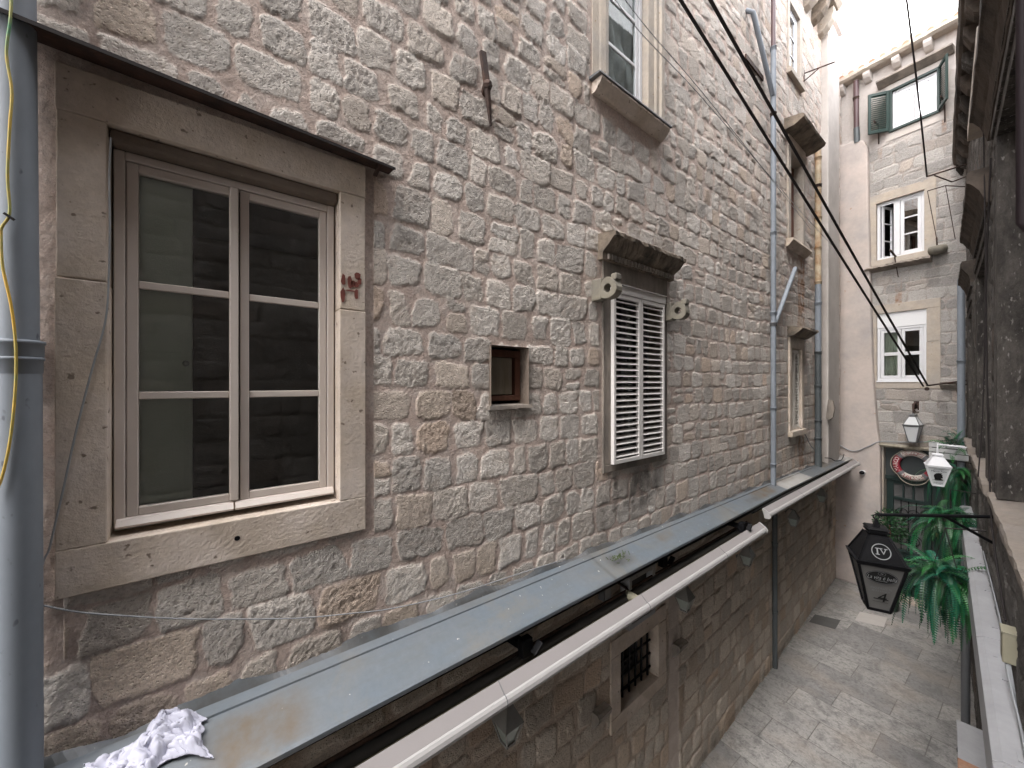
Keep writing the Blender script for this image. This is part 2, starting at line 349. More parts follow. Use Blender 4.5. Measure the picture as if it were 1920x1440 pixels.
def text_geo(txt, size, align='CENTER', shear=0.0, spacing=1.0):
    cu = bpy.data.curves.new('t', 'FONT'); cu.body = txt; cu.size = size; cu.align_x = align; cu.align_y = 'CENTER'; cu.shear = shear; cu.space_character = spacing; cu.resolution_u = 3
    o = bpy.data.objects.new('t', cu); COL.objects.link(o); bpy.context.view_layer.update()
    dg = bpy.context.evaluated_depsgraph_get(); me = o.evaluated_get(dg).to_mesh()
    vs = [v.co.copy() for v in me.vertices]; fs = [list(p.vertices) for p in me.polygons]
    o.evaluated_get(dg).to_mesh_clear(); bpy.data.objects.remove(o); bpy.data.curves.remove(cu)
    return vs, fs
def put_text(mb, txt, size, origin, ax, ay, shear=0.0, spacing=1.0):
    vs, fs = text_geo(txt, size, shear=shear, spacing=spacing); ax, ay, o = Vector(ax), Vector(ay), Vector(origin)
    mb.add([o + ax * v.x + ay * v.y for v in vs], fs)
# ------------------------------------------------------------------ masonry as relief
def _h(ix, iy, seed):
    n = (ix.astype(np.int64) * 374761393 + iy.astype(np.int64) * 668265263 + seed * 1442695041) & 0xffffffff
    n = ((n ^ (n >> 13)) * 1274126177) & 0xffffffff
    return ((n ^ (n >> 16)) & 0xffffff) / float(0xffffff)
def vn(x, y, seed=0):
    ix, iy = np.floor(x), np.floor(y); fx, fy = x - ix, y - iy; ix = ix.astype(np.int64); iy = iy.astype(np.int64)
    fx = fx * fx * fx * (fx * (fx * 6 - 15) + 10); fy = fy * fy * fy * (fy * (fy * 6 - 15) + 10)
    a = _h(ix, iy, seed); b = _h(ix + 1, iy, seed); c = _h(ix, iy + 1, seed); d = _h(ix + 1, iy + 1, seed)
    return (a + (b - a) * fx + (c - a) * fy + (a - b - c + d) * fx * fy) * 2 - 1
def fbm(x, y, seed=0, octv=4, g=.55):
    s = 0; a = 1.0; t = 0
    for i in range(octv):
        s = s + a * vn(x * 2 ** i + 17.3 * i, y * 2 ** i + 5.1 * i, seed + i); t += a; a *= g
    return s / t
def sstep(a, b, x):
    t = np.clip((x - a) / (b - a), 0, 1); return t * t * (3 - 2 * t)
def masonry(name, F, us, zs, holes, mat, seed=1, rowh=(.19, .27), stw=(.16, .38), prot=(.004, .016), rough=.008, flat_p=.14, inset=(.008, .022), rubble=None, stains=(), rusts=(), plaster=None, warm=None, bare=(), wob=1.0):
    def lines(a, extra):
        a = np.unique(a); ex = np.unique(np.round(np.array(extra, float), 4)) if len(extra) else np.array([])
        if len(ex):
            ex = ex[np.concatenate([[True], np.diff(ex) > .004])]; near = np.min(np.abs(a[:, None] - ex[None, :]), 1) < .4 * np.median(np.diff(a)); a = np.concatenate([a[~near], ex])
        return np.unique(a)
    us = lines(us, [h[0] for h in holes] + [h[1] for h in holes]); zs = lines(zs, [h[2] for h in holes] + [h[3] for h in holes])
    U, Z = np.meshgrid(us, zs); rg = np.random.RandomState(seed)
    wu = U + .016 * vn(U * 3.1, Z * 3.1, seed + 50) * wob + .007 * vn(U * 11, Z * 11, seed + 51)
    wz = Z + .035 * vn(U * .5, Z * .35, seed + 52) * wob + .010 * vn(U * 3.3, Z * 3, seed + 53) * wob
    zr = [zs[0] - .3]
    while zr[-1] < zs[-1] + .3: zr.append(zr[-1] + rg.uniform(*rowh))
    zr = np.array(zr); ri = np.clip(np.searchsorted(zr, wz) - 1, 0, len(zr) - 2)
    shp = U.shape
    d = np.full(shp, -1.0); tone = np.zeros(shp); tint = np.zeros(shp); flat = np.zeros(shp); pr = np.zeros(shp); ti = np.zeros(shp); rs = np.ones(shp)
    for i in range(len(zr) - 1):
        sel = ri == i
        if not sel.any(): continue
        x = wu[sel]; z = wz[sel]; b = [us[0] - .6 - rg.uniform(0, .3)]; hgt = zr[i + 1] - zr[i]
        while b[-1] < us[-1] + .6: b.append(b[-1] + rg.uniform(*stw) * (1.25 if rg.rand() < .2 else 1))
        b = np.array(b); n = len(b); k = np.clip(np.searchsorted(b, x) - 1, 0, n - 2)
        R = rg.rand(n, 14); R2 = rg.rand(n, 14)
        split = R[:, 0] < .05
        zlo = np.full(x.shape, zr[i]); zhi = np.full(x.shape, zr[i + 1]); zm = zr[i] + hgt * (.4 + .25 * R[k, 1]); up = (z > zm) & split[k]; dn = (z <= zm) & split[k]
        zlo = np.where(up, zm, zlo); zhi = np.where(dn, zm, zhi)
        Q = np.where(up[:, None], R2[k], R[k])
        uc = (b[k] + b[k + 1]) / 2; zc = (zlo + zhi) / 2; ins = inset[0] + (inset[1] - inset[0]) * Q[:, 2]
        sl = (Q[:, 3] - .5) * .16; sl2 = (Q[:, 4] - .5) * .16; sv = (Q[:, 5] - .5) * .2; sv2 = (Q[:, 12] - .5) * .2
        e = np.stack([x - b[k] - ins + sv * (z - zc), b[k + 1] - x - ins + sv2 * (z - zc), z - zlo - ins * .8 - sl * (x - uc), zhi - z - ins * .8 + sl2 * (x - uc)])
        kk = 52.0; dd = -np.log(np.exp(-kk * np.clip(e, -.2, .2)).sum(0)) / kk + .009
        d[sel] = dd; fl = Q[:, 6] < flat_p; flat[sel] = fl; tone[sel] = Q[:, 7]; tint[sel] = np.where(fl, .7 + .3 * Q[:, 8], Q[:, 8] ** 1.0 * .74 + .26 * (Q[:, 9] < .14) * Q[:, 8])
        pr[sel] = prot[0] + (prot[1] - prot[0]) * Q[:, 10]; rs[sel] = np.where(fl, .12, .55 + .9 * Q[:, 11])
        ti[sel] = ((x - uc) * (Q[:, 13] - .5) + (z - zc) * (Q[:, 9] - .5)) * .055 * np.where(fl, .3, 1)
    rb = rubble(U, Z) if rubble else np.zeros(shp)
    d = d + (.020 * fbm(U * 17, Z * 17, seed + 3, 4, .68) + .014 * vn(U * 6, Z * 6, seed + 4) - .003) * (1 + .5 * rb)
    pz = np.clip(plaster(U, Z), 0, 1) if plaster else np.zeros(shp)
    for (a0, a1, c0, c1) in bare: d = np.where((U > a0) & (U < a1) & (Z > c0) & (Z < c1), -.05, d)
    mask = sstep(-.003, .007, d); body = sstep(-.002, .016, d)
    rock = .45 * fbm(U * 19, Z * 19, seed + 7, 4, .72) + .30 * (.45 - np.abs(fbm(U * 11 + .7, Z * 11, seed + 9, 3))) + .32 * (.4 - np.abs(fbm(U * 38, Z * 40, seed + 13, 2, .7))) + .5 * fbm(U * 62, Z * 62, seed + 17, 2) - 1.3 * np.clip(vn(U * 27, Z * 31, seed + 19) * .6 + .4 * vn(U * 60, Z * 64, seed + 20) - .33, 0, 1)
    keep = 1 - pz
    h = .0022 * fbm(U * 25, Z * 25, seed + 21, 3) + .006 * vn(U * 2.3, Z * 2.3, seed + 22)
    h = h + keep * (mask * .0015 + body * (pr * (1 + 1.6 * rb) + ti * (1 + rb) + rough * rs * rock * (1 + .9 * rb)))
    st = np.stack([mask * keep, tone * (1 - .3 * rb), tint, flat], -1)  # upper rubble stones darker, partly to hold down strong light in the colour
    dk = np.zeros(shp); ru = np.zeros(shp)
    def blob(lst, arr):
        for (a0, a1, c0, c1, amt) in lst:
            w = np.clip(np.minimum(U - a0, a1 - U) / (.12 * (a1 - a0)), 0, 1) * np.clip(np.minimum(Z - c0, c1 - Z) / (.2 * (c1 - c0)), 0, 1)
            w = w * np.clip(.75 + .9 * vn(U * 11, Z * 1.3, seed + 31) + .5 * vn(U * 5, Z * 6, seed + 33), 0, 1)
            np.maximum(arr, w * amt, out=arr)
    blob(stains, dk); blob(rusts, ru)
    if warm: tint = st[..., 2]; st[..., 2] = np.where(warm(U, Z) > .01, np.clip(tint + warm(U, Z), 0, np.maximum(tint, .92)), tint)
    sx = np.stack([dk, ru, pz, np.ones(shp)], -1)
    n1, n2 = shp
    co = np.empty((n1 * n2, 3)); Uf, Zf, hf = U.ravel(), Z.ravel(), h.ravel()
    co[:, 0] = F.O[0] + Uf * F.u[0] + hf * F.n[0]; co[:, 1] = F.O[1] + Uf * F.u[1] + hf * F.n[1]; co[:, 2] = Zf
    idx = np.arange(n1 * n2).reshape(n1, n2)
    q = np.stack([idx[:-1, :-1], idx[:-1, 1:], idx[1:, 1:], idx[1:, :-1]], -1)
    uc = (us[:-1] + us[1:]) / 2; zc = (zs[:-1] + zs[1:]) / 2; kp = np.ones((n1 - 1, n2 - 1), bool)
    for (a0, a1, c0, c1) in holes: kp &= ~(((uc > a0 - .002) & (uc < a1 + .002))[None, :] & ((zc > c0 - .002) & (zc < c1 + .002))[:, None])
    q = q[kp]
    cr = F.u[0] * F.n[1] - F.u[1] * F.n[0]      # orientation
    if cr > 0: q = q[:, ::-1]
    me = bpy.data.meshes.new(name); me.vertices.add(len(co)); me.loops.add(q.size); me.polygons.add(len(q))
    base = np.array([F.O[0], F.O[1], zs[0]])
    me.vertices.foreach_set('co', (co - base).ravel().astype('f')); me.loops.foreach_set('vertex_index', q.ravel().astype('i'))
    me.polygons.foreach_set('loop_start', (np.arange(len(q)) * 4).astype('i')); me.polygons.foreach_set('use_smooth', np.ones(len(q), bool))
    for nm, arr in (('st', st), ('sx', sx)):
        ca = me.color_attributes.new(nm, 'FLOAT_COLOR', 'POINT'); ca.data.foreach_set('color', arr.reshape(-1).astype('f'))
    me.materials.append(M[mat]); me.update(calc_edges=True); me.validate()
    o = bpy.data.objects.new(name, me); COL.objects.link(o); o.location = base; WL[o] = Vector(base)
    return o
def px_lines(F, x0, x1, step, lo, hi, coarse):
    a = [F.U(x) for x in np.arange(x0, x1, step)]
    a += list(np.arange(lo, a[0] - coarse * .5, coarse)) + list(np.arange(a[-1] + coarse * .5, hi, coarse)) + [lo, hi]
    return np.unique(np.array(a))
# ------------------------------------------------------------------ joinery and trim
def rect(F, x0, x1, xm, yt, yb, off=0.0):
    return F.U(x0, off), F.U(x1, off), F.Z(xm, yb, off), F.Z(xm, yt, off)
def surround(root, F, u0, u1, z0, z1, wj, wl, ws, n0, n1, mat, sill_over=0.0, sill_out=0.0, bevel=.006, split=None):
    m = MB(); m.box(F, u0 - wj, u1 + wj, z1, z1 + wl, n0, n1); m.build('lintel', mat, root, bevel)
    for a, b in ((u0 - wj, u0), (u1, u1 + wj)):
        if split:
            zc = z0 + (z1 - z0) * split
            MB().box(F, a, b, z0, zc - .002, n0, n1).build('jamb', mat, root, bevel)
            MB().box(F, a + .003, b - .002, zc + .002, z1, n0, n1 - .003).build('jamb', mat, root, bevel)
        else: MB().box(F, a, b, z0, z1, n0, n1).build('jamb', mat, root, bevel)
    MB().box(F, u0 - wj - sill_over, u1 + wj + sill_over, z0 - ws, z0, n0, n1 + sill_out).build('sill', mat, root, bevel)
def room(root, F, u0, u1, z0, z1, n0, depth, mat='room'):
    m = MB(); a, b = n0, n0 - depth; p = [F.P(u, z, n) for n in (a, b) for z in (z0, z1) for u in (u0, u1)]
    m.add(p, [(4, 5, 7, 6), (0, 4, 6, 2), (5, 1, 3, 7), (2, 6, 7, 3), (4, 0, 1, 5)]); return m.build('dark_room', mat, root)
def casement(root, F, u0, u1, z0, z1, n, mat, rows=3, leaves=2, fw=.04, sw=.05, bar=.026, glass='glass', dep=.05, top=0.0, skip=(), yaw=0.0):
    """outer frame, sashes (glazing bars in each) and one glass mesh per sash; n is the front of the frame"""
    m = MB(); m.box(F, u0, u0 + fw, z0, z1, n - dep, n); m.box(F, u1 - fw, u1, z0, z1, n - dep, n)
    m.box(F, u0 + fw, u1 - fw, z0, z0 + fw, n - dep, n); m.box(F, u0 + fw, u1 - fw, z1 - fw - top, z1, n - dep, n)
    fo = m.build('frame', mat, root, .004)
    zi0, zi1 = z0 + fw + .003, z1 - fw - top - .003; W = (u1 - u0 - 2 * fw) / leaves
    for i in range(leaves):
        if i in skip: continue
        a = u0 + fw + W * i + .003; b = a + W - .006; m = MB(); f0, f1 = n - dep * .85, n - .008
        m.box(F, a, a + sw, zi0, zi1, f0, f1); m.box(F, b - sw, b, zi0, zi1, f0, f1)
        m.box(F, a + sw, b - sw, zi0, zi0 + sw, f0, f1); m.box(F, a + sw, b - sw, zi1 - sw, zi1, f0, f1)
        g0, g1 = zi0 + sw, zi1 - sw
        for r in range(1, rows):
            zc = g0 + (g1 - g0) * r / rows; m.box(F, a + sw, b - sw, zc - bar / 2, zc + bar / 2, f0 + .008, f1 - .006)
        so = m.build('sash', mat, root, .004)
        g = MB(); nc = n - dep * .5; q0, q1 = nc + yaw, nc - yaw; ua, ub = a + sw - .004, b - sw + .004
        g.add([F.P(ua, g0 - .004, q0), F.P(ub, g0 - .004, q1), F.P(ub, g1 + .004, q1), F.P(ua, g1 + .004, q0)], [(0, 1, 2, 3)]); g.build('pane', glass, so)
    return fo
def louvres(root, F, u0, u1, z0, z1, n, mat, count, st=.05, tilt=.022, thick=.006, dep=.035, name='shutter_leaf'):
    m = MB(); m.box(F, u0, u0 + st, z0, z1, n - dep, n); m.box(F, u1 - st, u1, z0, z1, n - dep, n)
    m.box(F, u0 + st, u1 - st, z0, z0 + st * 1.2, n - dep, n); m.box(F, u0 + st, u1 - st, z1 - st * 1.2, z1, n - dep, n)
    lf = m.build(name, mat, root, .003); a, b = z0 + st * 1.2, z1 - st * 1.2; s = MB()
    for i in range(count):
        z = a + (b - a) * (i + .5) / count; h = tilt
        s.hexa([F.P(u0 + st, z + h, n - dep + .004), F.P(u1 - st, z + h, n - dep + .004), F.P(u1 - st, z - h, n - .005), F.P(u0 + st, z - h, n - .005),
                F.P(u0 + st, z + h + thick, n - dep + .004), F.P(u1 - st, z + h + thick, n - dep + .004), F.P(u1 - st, z - h + thick, n - .005), F.P(u0 + st, z - h + thick, n - .005)])
    s.build('slats', mat, lf); return lf
def pipe(root_name, label, F, runs, collars, group=None, cat='pipe', seg=16, part='pipe_section', n=.07):
    """runs: list of (material, radius, [(u,z,n)...]); collars: (u,z,radius,material)"""
    u, z, nn = runs[-1][2][-1]; r = thing(root_name, label, cat, F.P(u, min(z, runs[0][2][0][1]), nn), group)
    for mat, rad, pts in runs: MB().tube([F.P(*p) for p in pts], rad, seg).build(part, mat, r)
    for (u, z, n_, rad, mat) in collars:
        MB().lathe(F.P(u, z, n_), [(rad - .003, -.03), (rad, -.025), (rad, .018), (rad + .004, .02), (rad + .004, .03), (rad - .003, .033)], seg).build('collar', mat, r)
    return r
# ================================================================== the setting
g = MB(); g.add([(-60, -60, 0), (60, -60, 0), (60, 60, 0), (-60, 60, 0)], [(0, 1, 2, 3)])
gr = g.build('paving', 'paving', loc=(0, 0, 0)); gr['kind'] = 'structure'
# ------------------------------------------------------------------ upper stone wall, its openings (u0,u1,z0,z1)
BW = (-.327, .576, 3.945, 5.68)              # big window, clear opening in the stone
BWo = (BW[0] - .143, BW[1] + .141, 3.76, 5.862)
NI = (1.61, 1.97, 4.44, 4.885)               # niche
SW = rect(LW, 1147, 1243, 1195, 549, 861, .03)
UWn = (LW.U(1138), LW.U(1214), 7.31, 9.0)
TW = (8.10, 8.66, 10.18, 11.40)
OW = (8.12, 8.80, 7.20, 8.72)
FW = (8.18, 8.74, 3.76, 5.24)
def grow(r, a, b, c, d): return (r[0] - a, r[1] + b, r[2] - c, r[3] + d)
holes = [(BWo[0] + .008, BWo[1] - .008, BWo[2] + .008, BWo[3] - .004), NI, grow(SW, .1, .1, .06, .2), grow(UWn, .2, .24, .05, .15),
         grow(TW, .1, .1, .08, .1), grow(OW, .12, .12, .04, .14), grow(FW, .1, .1, .08, .16)]
us = px_lines(LW, -70, 1545, 1.75, -7.0, 11.9, .05)
zs = np.concatenate([np.arange(2.88, 6.7, .0105), np.arange(6.7, 12.2, .019)])
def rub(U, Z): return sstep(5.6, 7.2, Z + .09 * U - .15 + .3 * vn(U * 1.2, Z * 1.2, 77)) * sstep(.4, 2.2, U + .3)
def warmf(U, Z): return .30 * sstep(3.95, 3.2, Z + .25 * np.clip(U, 0, 4)) + .10 * sstep(9, 11, Z)
stains = [(SW[0] - .02, SW[1] + .05, SW[2] - .55, SW[2] - .06, .85), (SW[0] - .3, SW[0] + .0, SW[2] - .75, SW[2] - .25, .5),
          (1.5, 2.1, 4.2, 4.42, .3), (6.2, 6.9, 10.0, 10.9, .6), (-.45, .8, 3.0, 3.12, .5), (8.95, 9.3, 2.95, 4.4, .3)]
rusts = [(8.55, 9.05, 5.55, 7.2, .9), (8.6, 9.0, 2.95, 3.7, .9), (7.05, 7.28, 2.95, 4.6, .55), (9.1, 9.7, 2.95, 3.3, .6),
         (LW.U(914) - .03, LW.U(925) + .05, 6.35, 6.75, .6), (2.2, 2.45, 6.9, 7.3, .35)]
def plw(U, Z):       # smeared repairs in the pointing
    a = sstep(.35, .6, fbm(U * .9 + 3, Z * .9, 61, 3)) * .0
    return a
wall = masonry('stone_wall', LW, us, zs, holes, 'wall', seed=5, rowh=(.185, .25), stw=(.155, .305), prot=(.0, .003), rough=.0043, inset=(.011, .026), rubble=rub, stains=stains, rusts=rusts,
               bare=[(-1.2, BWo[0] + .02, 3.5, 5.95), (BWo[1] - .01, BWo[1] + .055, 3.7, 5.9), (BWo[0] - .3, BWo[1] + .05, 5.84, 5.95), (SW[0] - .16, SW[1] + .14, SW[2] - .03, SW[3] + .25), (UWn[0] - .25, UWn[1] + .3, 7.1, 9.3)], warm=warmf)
tag(wall, 'tall pinkish grey rubble limestone wall with mortared joints above the zinc ledge', 'wall')
# stone eave along the wall top
e = thing('stone_eave', 'corbelled stone eave running along the top of the tall rubble wall', 'eave', LW.P(9, 12.0, 0))
MB().mould(LW, [(-.1, 12.2), (-.1, 12.32), (.34, 12.32), (.36, 12.27), (.30, 12.2)], 6.0, 10.05, 24, .006).build('eave_slab', 'trim_pale', e)
for i in range(9):
    u = 6.15 + i * .46
    MB().mould(LW, [(0, 11.78), (0, 12.195), (.27, 12.195), (.27, 12.1), (.24, 11.98), (.17, 11.88), (.08, 11.81)], u, u + .2, 3, .004).build('corbel', 'trim_dirty' if i % 2 else 'trim_pale', e, .008)
# ------------------------------------------------------------------ big beige window
r = thing('casement_window', 'large two-leaf beige window in a plain limestone surround, beside the grey downpipe', 'window', LW.P(.12, 3.76, 0))
surround(r, LW, *BW, .143, .182, .19, -.20, .022, 'trim', split=.62, bevel=.005)
MB().box(LW, BW[0], BW[1], BW[3] - .055, BW[3], -.13, -.012).build('mortar_strip', 'cement', r, .012)
casement(r, LW, -.322, .570, 3.972, 5.622, -.075, 'pvc_beige', rows=3, leaves=2, fw=.036, sw=.038, bar=.034, dep=.055)
m = MB(); m.box(LW, .085, .120, 4.02, 5.58, -.078, -.062); m.build('meeting_rail', 'pvc_beige', r, .004)
m = MB(); m.mould(LW, [(-.08, 3.992), (-.08, 4.012), (-.058, 4.008), (-.038, 3.985), (-.04, 3.976), (-.062, 3.984)], -.312, .098); m.mould(LW, [(-.08, 3.992), (-.08, 4.012), (-.058, 4.008), (-.038, 3.985), (-.04, 3.976), (-.062, 3.984)], .106, .56); m.build('weather_bar', 'pvc_beige', r)
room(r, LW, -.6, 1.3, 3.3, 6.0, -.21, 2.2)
MB().box(LW, BW[0] - .25, BW[1] + .6, 3.5, 3.9, -.6, -.3).build('window_seat', 'room', r)
d = MB().box(LW, -.40, -.06, 3.6, 5.85, -.175, -.14).build('open_inner_door', 'doorleaf', r, .004)
m = MB(); m.box(LW, -.285, -.095, 4.75, 4.762, -.14, -.134); m.box(LW, -.285, -.273, 3.7, 4.75, -.14, -.134); m.box(LW, -.107, -.095, 3.7, 4.75, -.14, -.134); m.build('door_moulding', 'doorleaf', d)
MB().lathe(LW.P(-.085, 4.70, -.138), [(.004, -.02), (.012, -.008), (.014, 0), (.012, .008), (.004, .02)], 12, axis=(1, 0, 0)).build('door_knob', 'frosted', d)
rng = random.Random(3); m = MB()
for (x, y, w, h) in ((644, 524, 5, 22), (643, 552, 5, 26), (656, 528, 6, 22), (662, 532, 5, 12), (671, 518, 7, 16), (668, 534, 6, 10), (674, 527, 5, 14), (668, 552, 5, 20), (657, 545, 12, 3)):
    u, z = LW.pix(x, y, .022); w *= .0028; h *= .0031; n = 9
    pl = [(u + math.cos(2 * PI * i / n) * w * rng.uniform(.6, 1.1), z + math.sin(2 * PI * i / n) * h * .55 * rng.uniform(.75, 1.1)) for i in range(n)]
    m.prism(LW, pl, .0215, .0228)
m.build('red_paint_mark', 'painted_red', r)
m = MB(); m.lathe(LW.P(.11, 3.855, .02), [(.012, 0), (.012, .004)], 10, axis=(1, 0, 0)); m.build('drain_hole', 'black', r)
# drip flashing over it
f = thing('drip_flashing', 'thin rusty metal drip flashing above the large beige window', 'flashing', LW.P(0, 5.87, 0))
m = MB(); m.hexa([LW.P(-.72, 5.93, -.01), LW.P(.86, 5.875, -.01), LW.P(.86, 5.862, .115), LW.P(-.72, 5.917, .14), LW.P(-.72, 5.934, -.01), LW.P(.86, 5.879, -.01), LW.P(.86, 5.866, .115), LW.P(-.72, 5.921, .14)]); m.build('sheet', 'iron', f)
m = MB(); m.hexa([LW.P(-.72, 5.905, .138), LW.P(.86, 5.852, .113), LW.P(.86, 5.852, .117), LW.P(-.72, 5.905, .142), LW.P(-.72, 5.921, .138), LW.P(.86, 5.866, .113), LW.P(.86, 5.866, .117), LW.P(-.72, 5.921, .142)]); m.build('drip_edge', 'wire_dark', f)
for u in (.78,):
    MB().bar(LW.P(u, 5.84, -.01), LW.P(u, 5.872, .09), .02, .012).build('bracket', 'iron', f)
# ------------------------------------------------------------------ iron wall tie
t = thing('wall_tie', 'rusty iron wall tie bar standing upright on the rubble wall', 'wall tie', LW.P(LW.U(914), 6.7, 0))
a = [LW.P(*LW.pix(905, 97, .06), .06), LW.P(*LW.pix(913, 160, .07), .07), LW.P(*LW.pix(920, 236, .05), .05)]
m = MB(); m.bar(a[0], a[1], .048, .026, (1, 0, 0)); m.build('upper_bar', 'iron', t, .004)
m = MB(); m.tube([a[1], (a[1] + a[2]) / 2, a[2]], [.025, .021, .010], 6, False); m.build('lower_bar', 'iron', t)
m = MB(); m.tube([LW.P(LW.U(911, .0), a[1].z - .0, -.02), a[1] + V(.012, 0, 0), a[1] + V(.03, .01, -.005)], [.03, .036, .022], 8, False); m.build('key_lug', 'iron', t, .004)
# ------------------------------------------------------------------ niche window
r = thing('niche_window', 'tiny square niche window with old brown wooden frame and board', 'window', LW.P(1.79, 4.44, 0))
m = MB(); dp = -.2
p = [LW.P(u, z, n) for n in (.022, dp) for z in (NI[2], NI[3]) for u in (NI[0], NI[1])]
m.add(p, [(0, 1, 5, 4), (0, 4, 6, 2), (1, 3, 7, 5), (2, 6, 7, 3)]); m.build('plastered_reveal', 'cement', r)
m = MB(); m.box(LW, NI[0], NI[1], NI[2] + .03, NI[2] + .07, -.12, -.08); m.box(LW, NI[0], NI[1], NI[3] - .075, NI[3] - .02, -.12, -.08)
m.box(LW, NI[0], NI[0] + .04, NI[2] + .07, NI[3] - .075, -.12, -.08); m.box(LW, NI[1] - .055, NI[1] - .005, NI[2] + .07, NI[3] - .075, -.12, -.078); m.build('frame', 'wood_old', r, .004)
MB().box(LW, NI[0] + .042, NI[1] - .075, NI[2] + .078, NI[3] - .08, -.115, -.095).build('board', 'wood_grey', r, .004)
MB().box(LW, NI[0], NI[1], NI[2], NI[3], -.22, -.2).build('back_panel', 'darkgap', r)
MB().mould(LW, [(-.2, 4.415), (-.2, 4.452), (.03, 4.44), (.035, 4.415)], NI[0] - .02, NI[1] + .03, 8, .004).build('sill', 'trim_grey', r)
# ------------------------------------------------------------------ louvred window with cornice
r = thing('shuttered_window', 'white louvred shutters under a black weathered dentil cornice', 'window', LW.P((SW[0] + SW[1]) / 2, SW[2], 0))
surround(r, LW, SW[0], SW[1], SW[2], SW[3], .11, .24, .075, -.2, .018, 'trim_grey', bevel=.006)
zc = SW[3] + .225; m = MB(); a0, a1 = SW[0] - .12, SW[1] + .13
m.mould(LW, [(0, zc), (0, zc + .24), (.17, zc + .225), (.195, zc + .21), (.195, zc + .18), (.175, zc + .165), (.13, zc + .11), (.08, zc + .075), (.06, zc + .06), (.06, zc)], a0 - .05, a1 + .05, 34, .008)
co = m.build('cornice', 'trim_dirty', r)
m = MB(); n = 22
for i in range(n):
    u = a0 + (a1 - a0) * (i + .3) / n; m.box(LW, u, u + (a1 - a0) / n * .5, zc + .005, zc + .052, .055, .082)
m.build('dentils', 'trim_grey', co)
lw = (SW[1] - SW[0]) / 2
m = MB(); m.box(LW, SW[0] - .005, SW[1] + .005, SW[3] - .06, SW[3] + .02, -.02, .06); m.box(LW, SW[0] - .008, SW[1] + .008, SW[3] + .02, SW[3] + .028, -.02, .075); m.build('head_rail', 'louvre', r, .003)
for i in range(2):
    louvres(r, LW, SW[0] + lw * i + .003, SW[0] + lw * (i + 1) - .003, SW[2], SW[3] - .063, .055, 'louvre', 26, .034, .0108, .006, .04)
room(r, LW, SW[0], SW[1], SW[2], SW[3], -.2, .5)
casement(r, LW, SW[0] + .002, SW[1] - .002, SW[2] + .005, SW[3] - .005, -.14, 'steel_dark', rows=3)
# pierced stone brackets
def ringbracket(label, u, z):
    t = thing('pierced_bracket', label, 'stone bracket', LW.P(u, z - .1, 0), 'pierced stone brackets beside the louvred shutters')
    m = MB(); k = 20; c = (.17, z); o = len(m.v); th = .045
    vs = []
    for s in (-th, th):
        for rr in (.038, .095):
            for i in range(k):
                an = 2 * PI * i / k; j = 1 + (.06 * math.sin(3 * an + u) if rr > .05 else 0)
                vs.append(LW.P(u + s, c[1] + math.sin(an) * rr * j, c[0] + math.cos(an) * rr * j))
    fs = []
    for i in range(k):
        j = (i + 1) % k
        fs += [(i, j, k + j, k + i), (2 * k + j, 2 * k + i, 3 * k + i, 3 * k + j), (k + i, k + j, 3 * k + j, 3 * k + i), (j, i, 2 * k + i, 2 * k + j)]
    m.add(vs, fs); m.build('ring', 'basin', t, .005)
    m = MB(); m.box(LW, u - th * 1.1, u + th * 1.1, z - .09, z + .105, -.05, .105); m.build('arm', 'basin', t, .012)
    m = MB(); m.box(LW, u - th * .9, u + th * .9, z + .06, z + .12, .2, .26); m.build('hook_tip', 'basin', t, .012)
ub, zb = LW.pix(1116, 548); ringbracket('pierced stone ring bracket standing before the niche side of the louvred shutters', ub, zb)
ub, zb = LW.pix(1247, 588); ringbracket('pierced stone ring bracket on the downpipe side of the louvred shutters', ub, zb)
# ------------------------------------------------------------------ tall upper window
r = thing('upper_window', 'white framed upper window with moulded stone jambs and projecting sill', 'window', LW.P(3.4, 7.2, 0))
for a, b in ((UWn[0] - .22, UWn[0]), (UWn[1], UWn[1] + .25)):
    m = MB(); w = b - a; q = [(a, .02), (a + w * .3, .045), (a + w * .36, .03), (a + w * .6, .03), (a + w * .66, .015), (b, .01)] if a > 3.2 else [(a, .01), (a + w * .35, .02), (a + w * .45, .03), (a + w * .7, .04), (b, .02)]
    if a > 3.2: q = [(a, .012), (a + w * .42, .012), (a + w * .5, .03), (a + w * .72, .03), (a + w * .78, .05), (b, .05)]
    for (p0, n0), (p1, n1) in zip(q[:-1], q[1:]):
        if p1 - p0 < 1e-4: continue
        m.hexa([LW.P(p0, 7.36, -.2), LW.P(p1, 7.36, -.2), LW.P(p1, 7.36, n1), LW.P(p0, 7.36, n0), LW.P(p0, 9.15, -.2), LW.P(p1, 9.15, -.2), LW.P(p1, 9.15, n1), LW.P(p0, 9.15, n0)])
    m.build('jamb', 'trim_pale', r)
MB().box(LW, UWn[0], UWn[1], 9.0, 9.15, -.2, .03).build('lintel', 'trim_pale', r, .006)
m = MB(); m.mould(LW, [(-.2, 7.252), (-.2, 7.358), (.115, 7.358), (.12, 7.335), (.095, 7.305), (.05, 7.262), (.03, 7.252)], UWn[0] - .22, UWn[1] + .25, 16, .003); m.build('sill', 'trim', r)
MB().hexa([LW.P(UWn[0] - .26, 7.358, .0), LW.P(UWn[1] + .27, 7.358, .0), LW.P(UWn[1] + .27, 7.358, .128), LW.P(UWn[0] - .26, 7.358, .128), LW.P(UWn[0] - .26, 7.391, 0), LW.P(UWn[1] + .27, 7.391, 0), LW.P(UWn[1] + .27, 7.376, .128), LW.P(UWn[0] - .26, 7.376, .128)]).build('slate_cap', 'steel_dark', r, .004)
casement(r, LW, UWn[0] + .004, UWn[1] - .004, 7.395, 8.995, -.06, 'white', rows=3, leaves=1, fw=.05, sw=.05, bar=.035, glass='glass_dim')
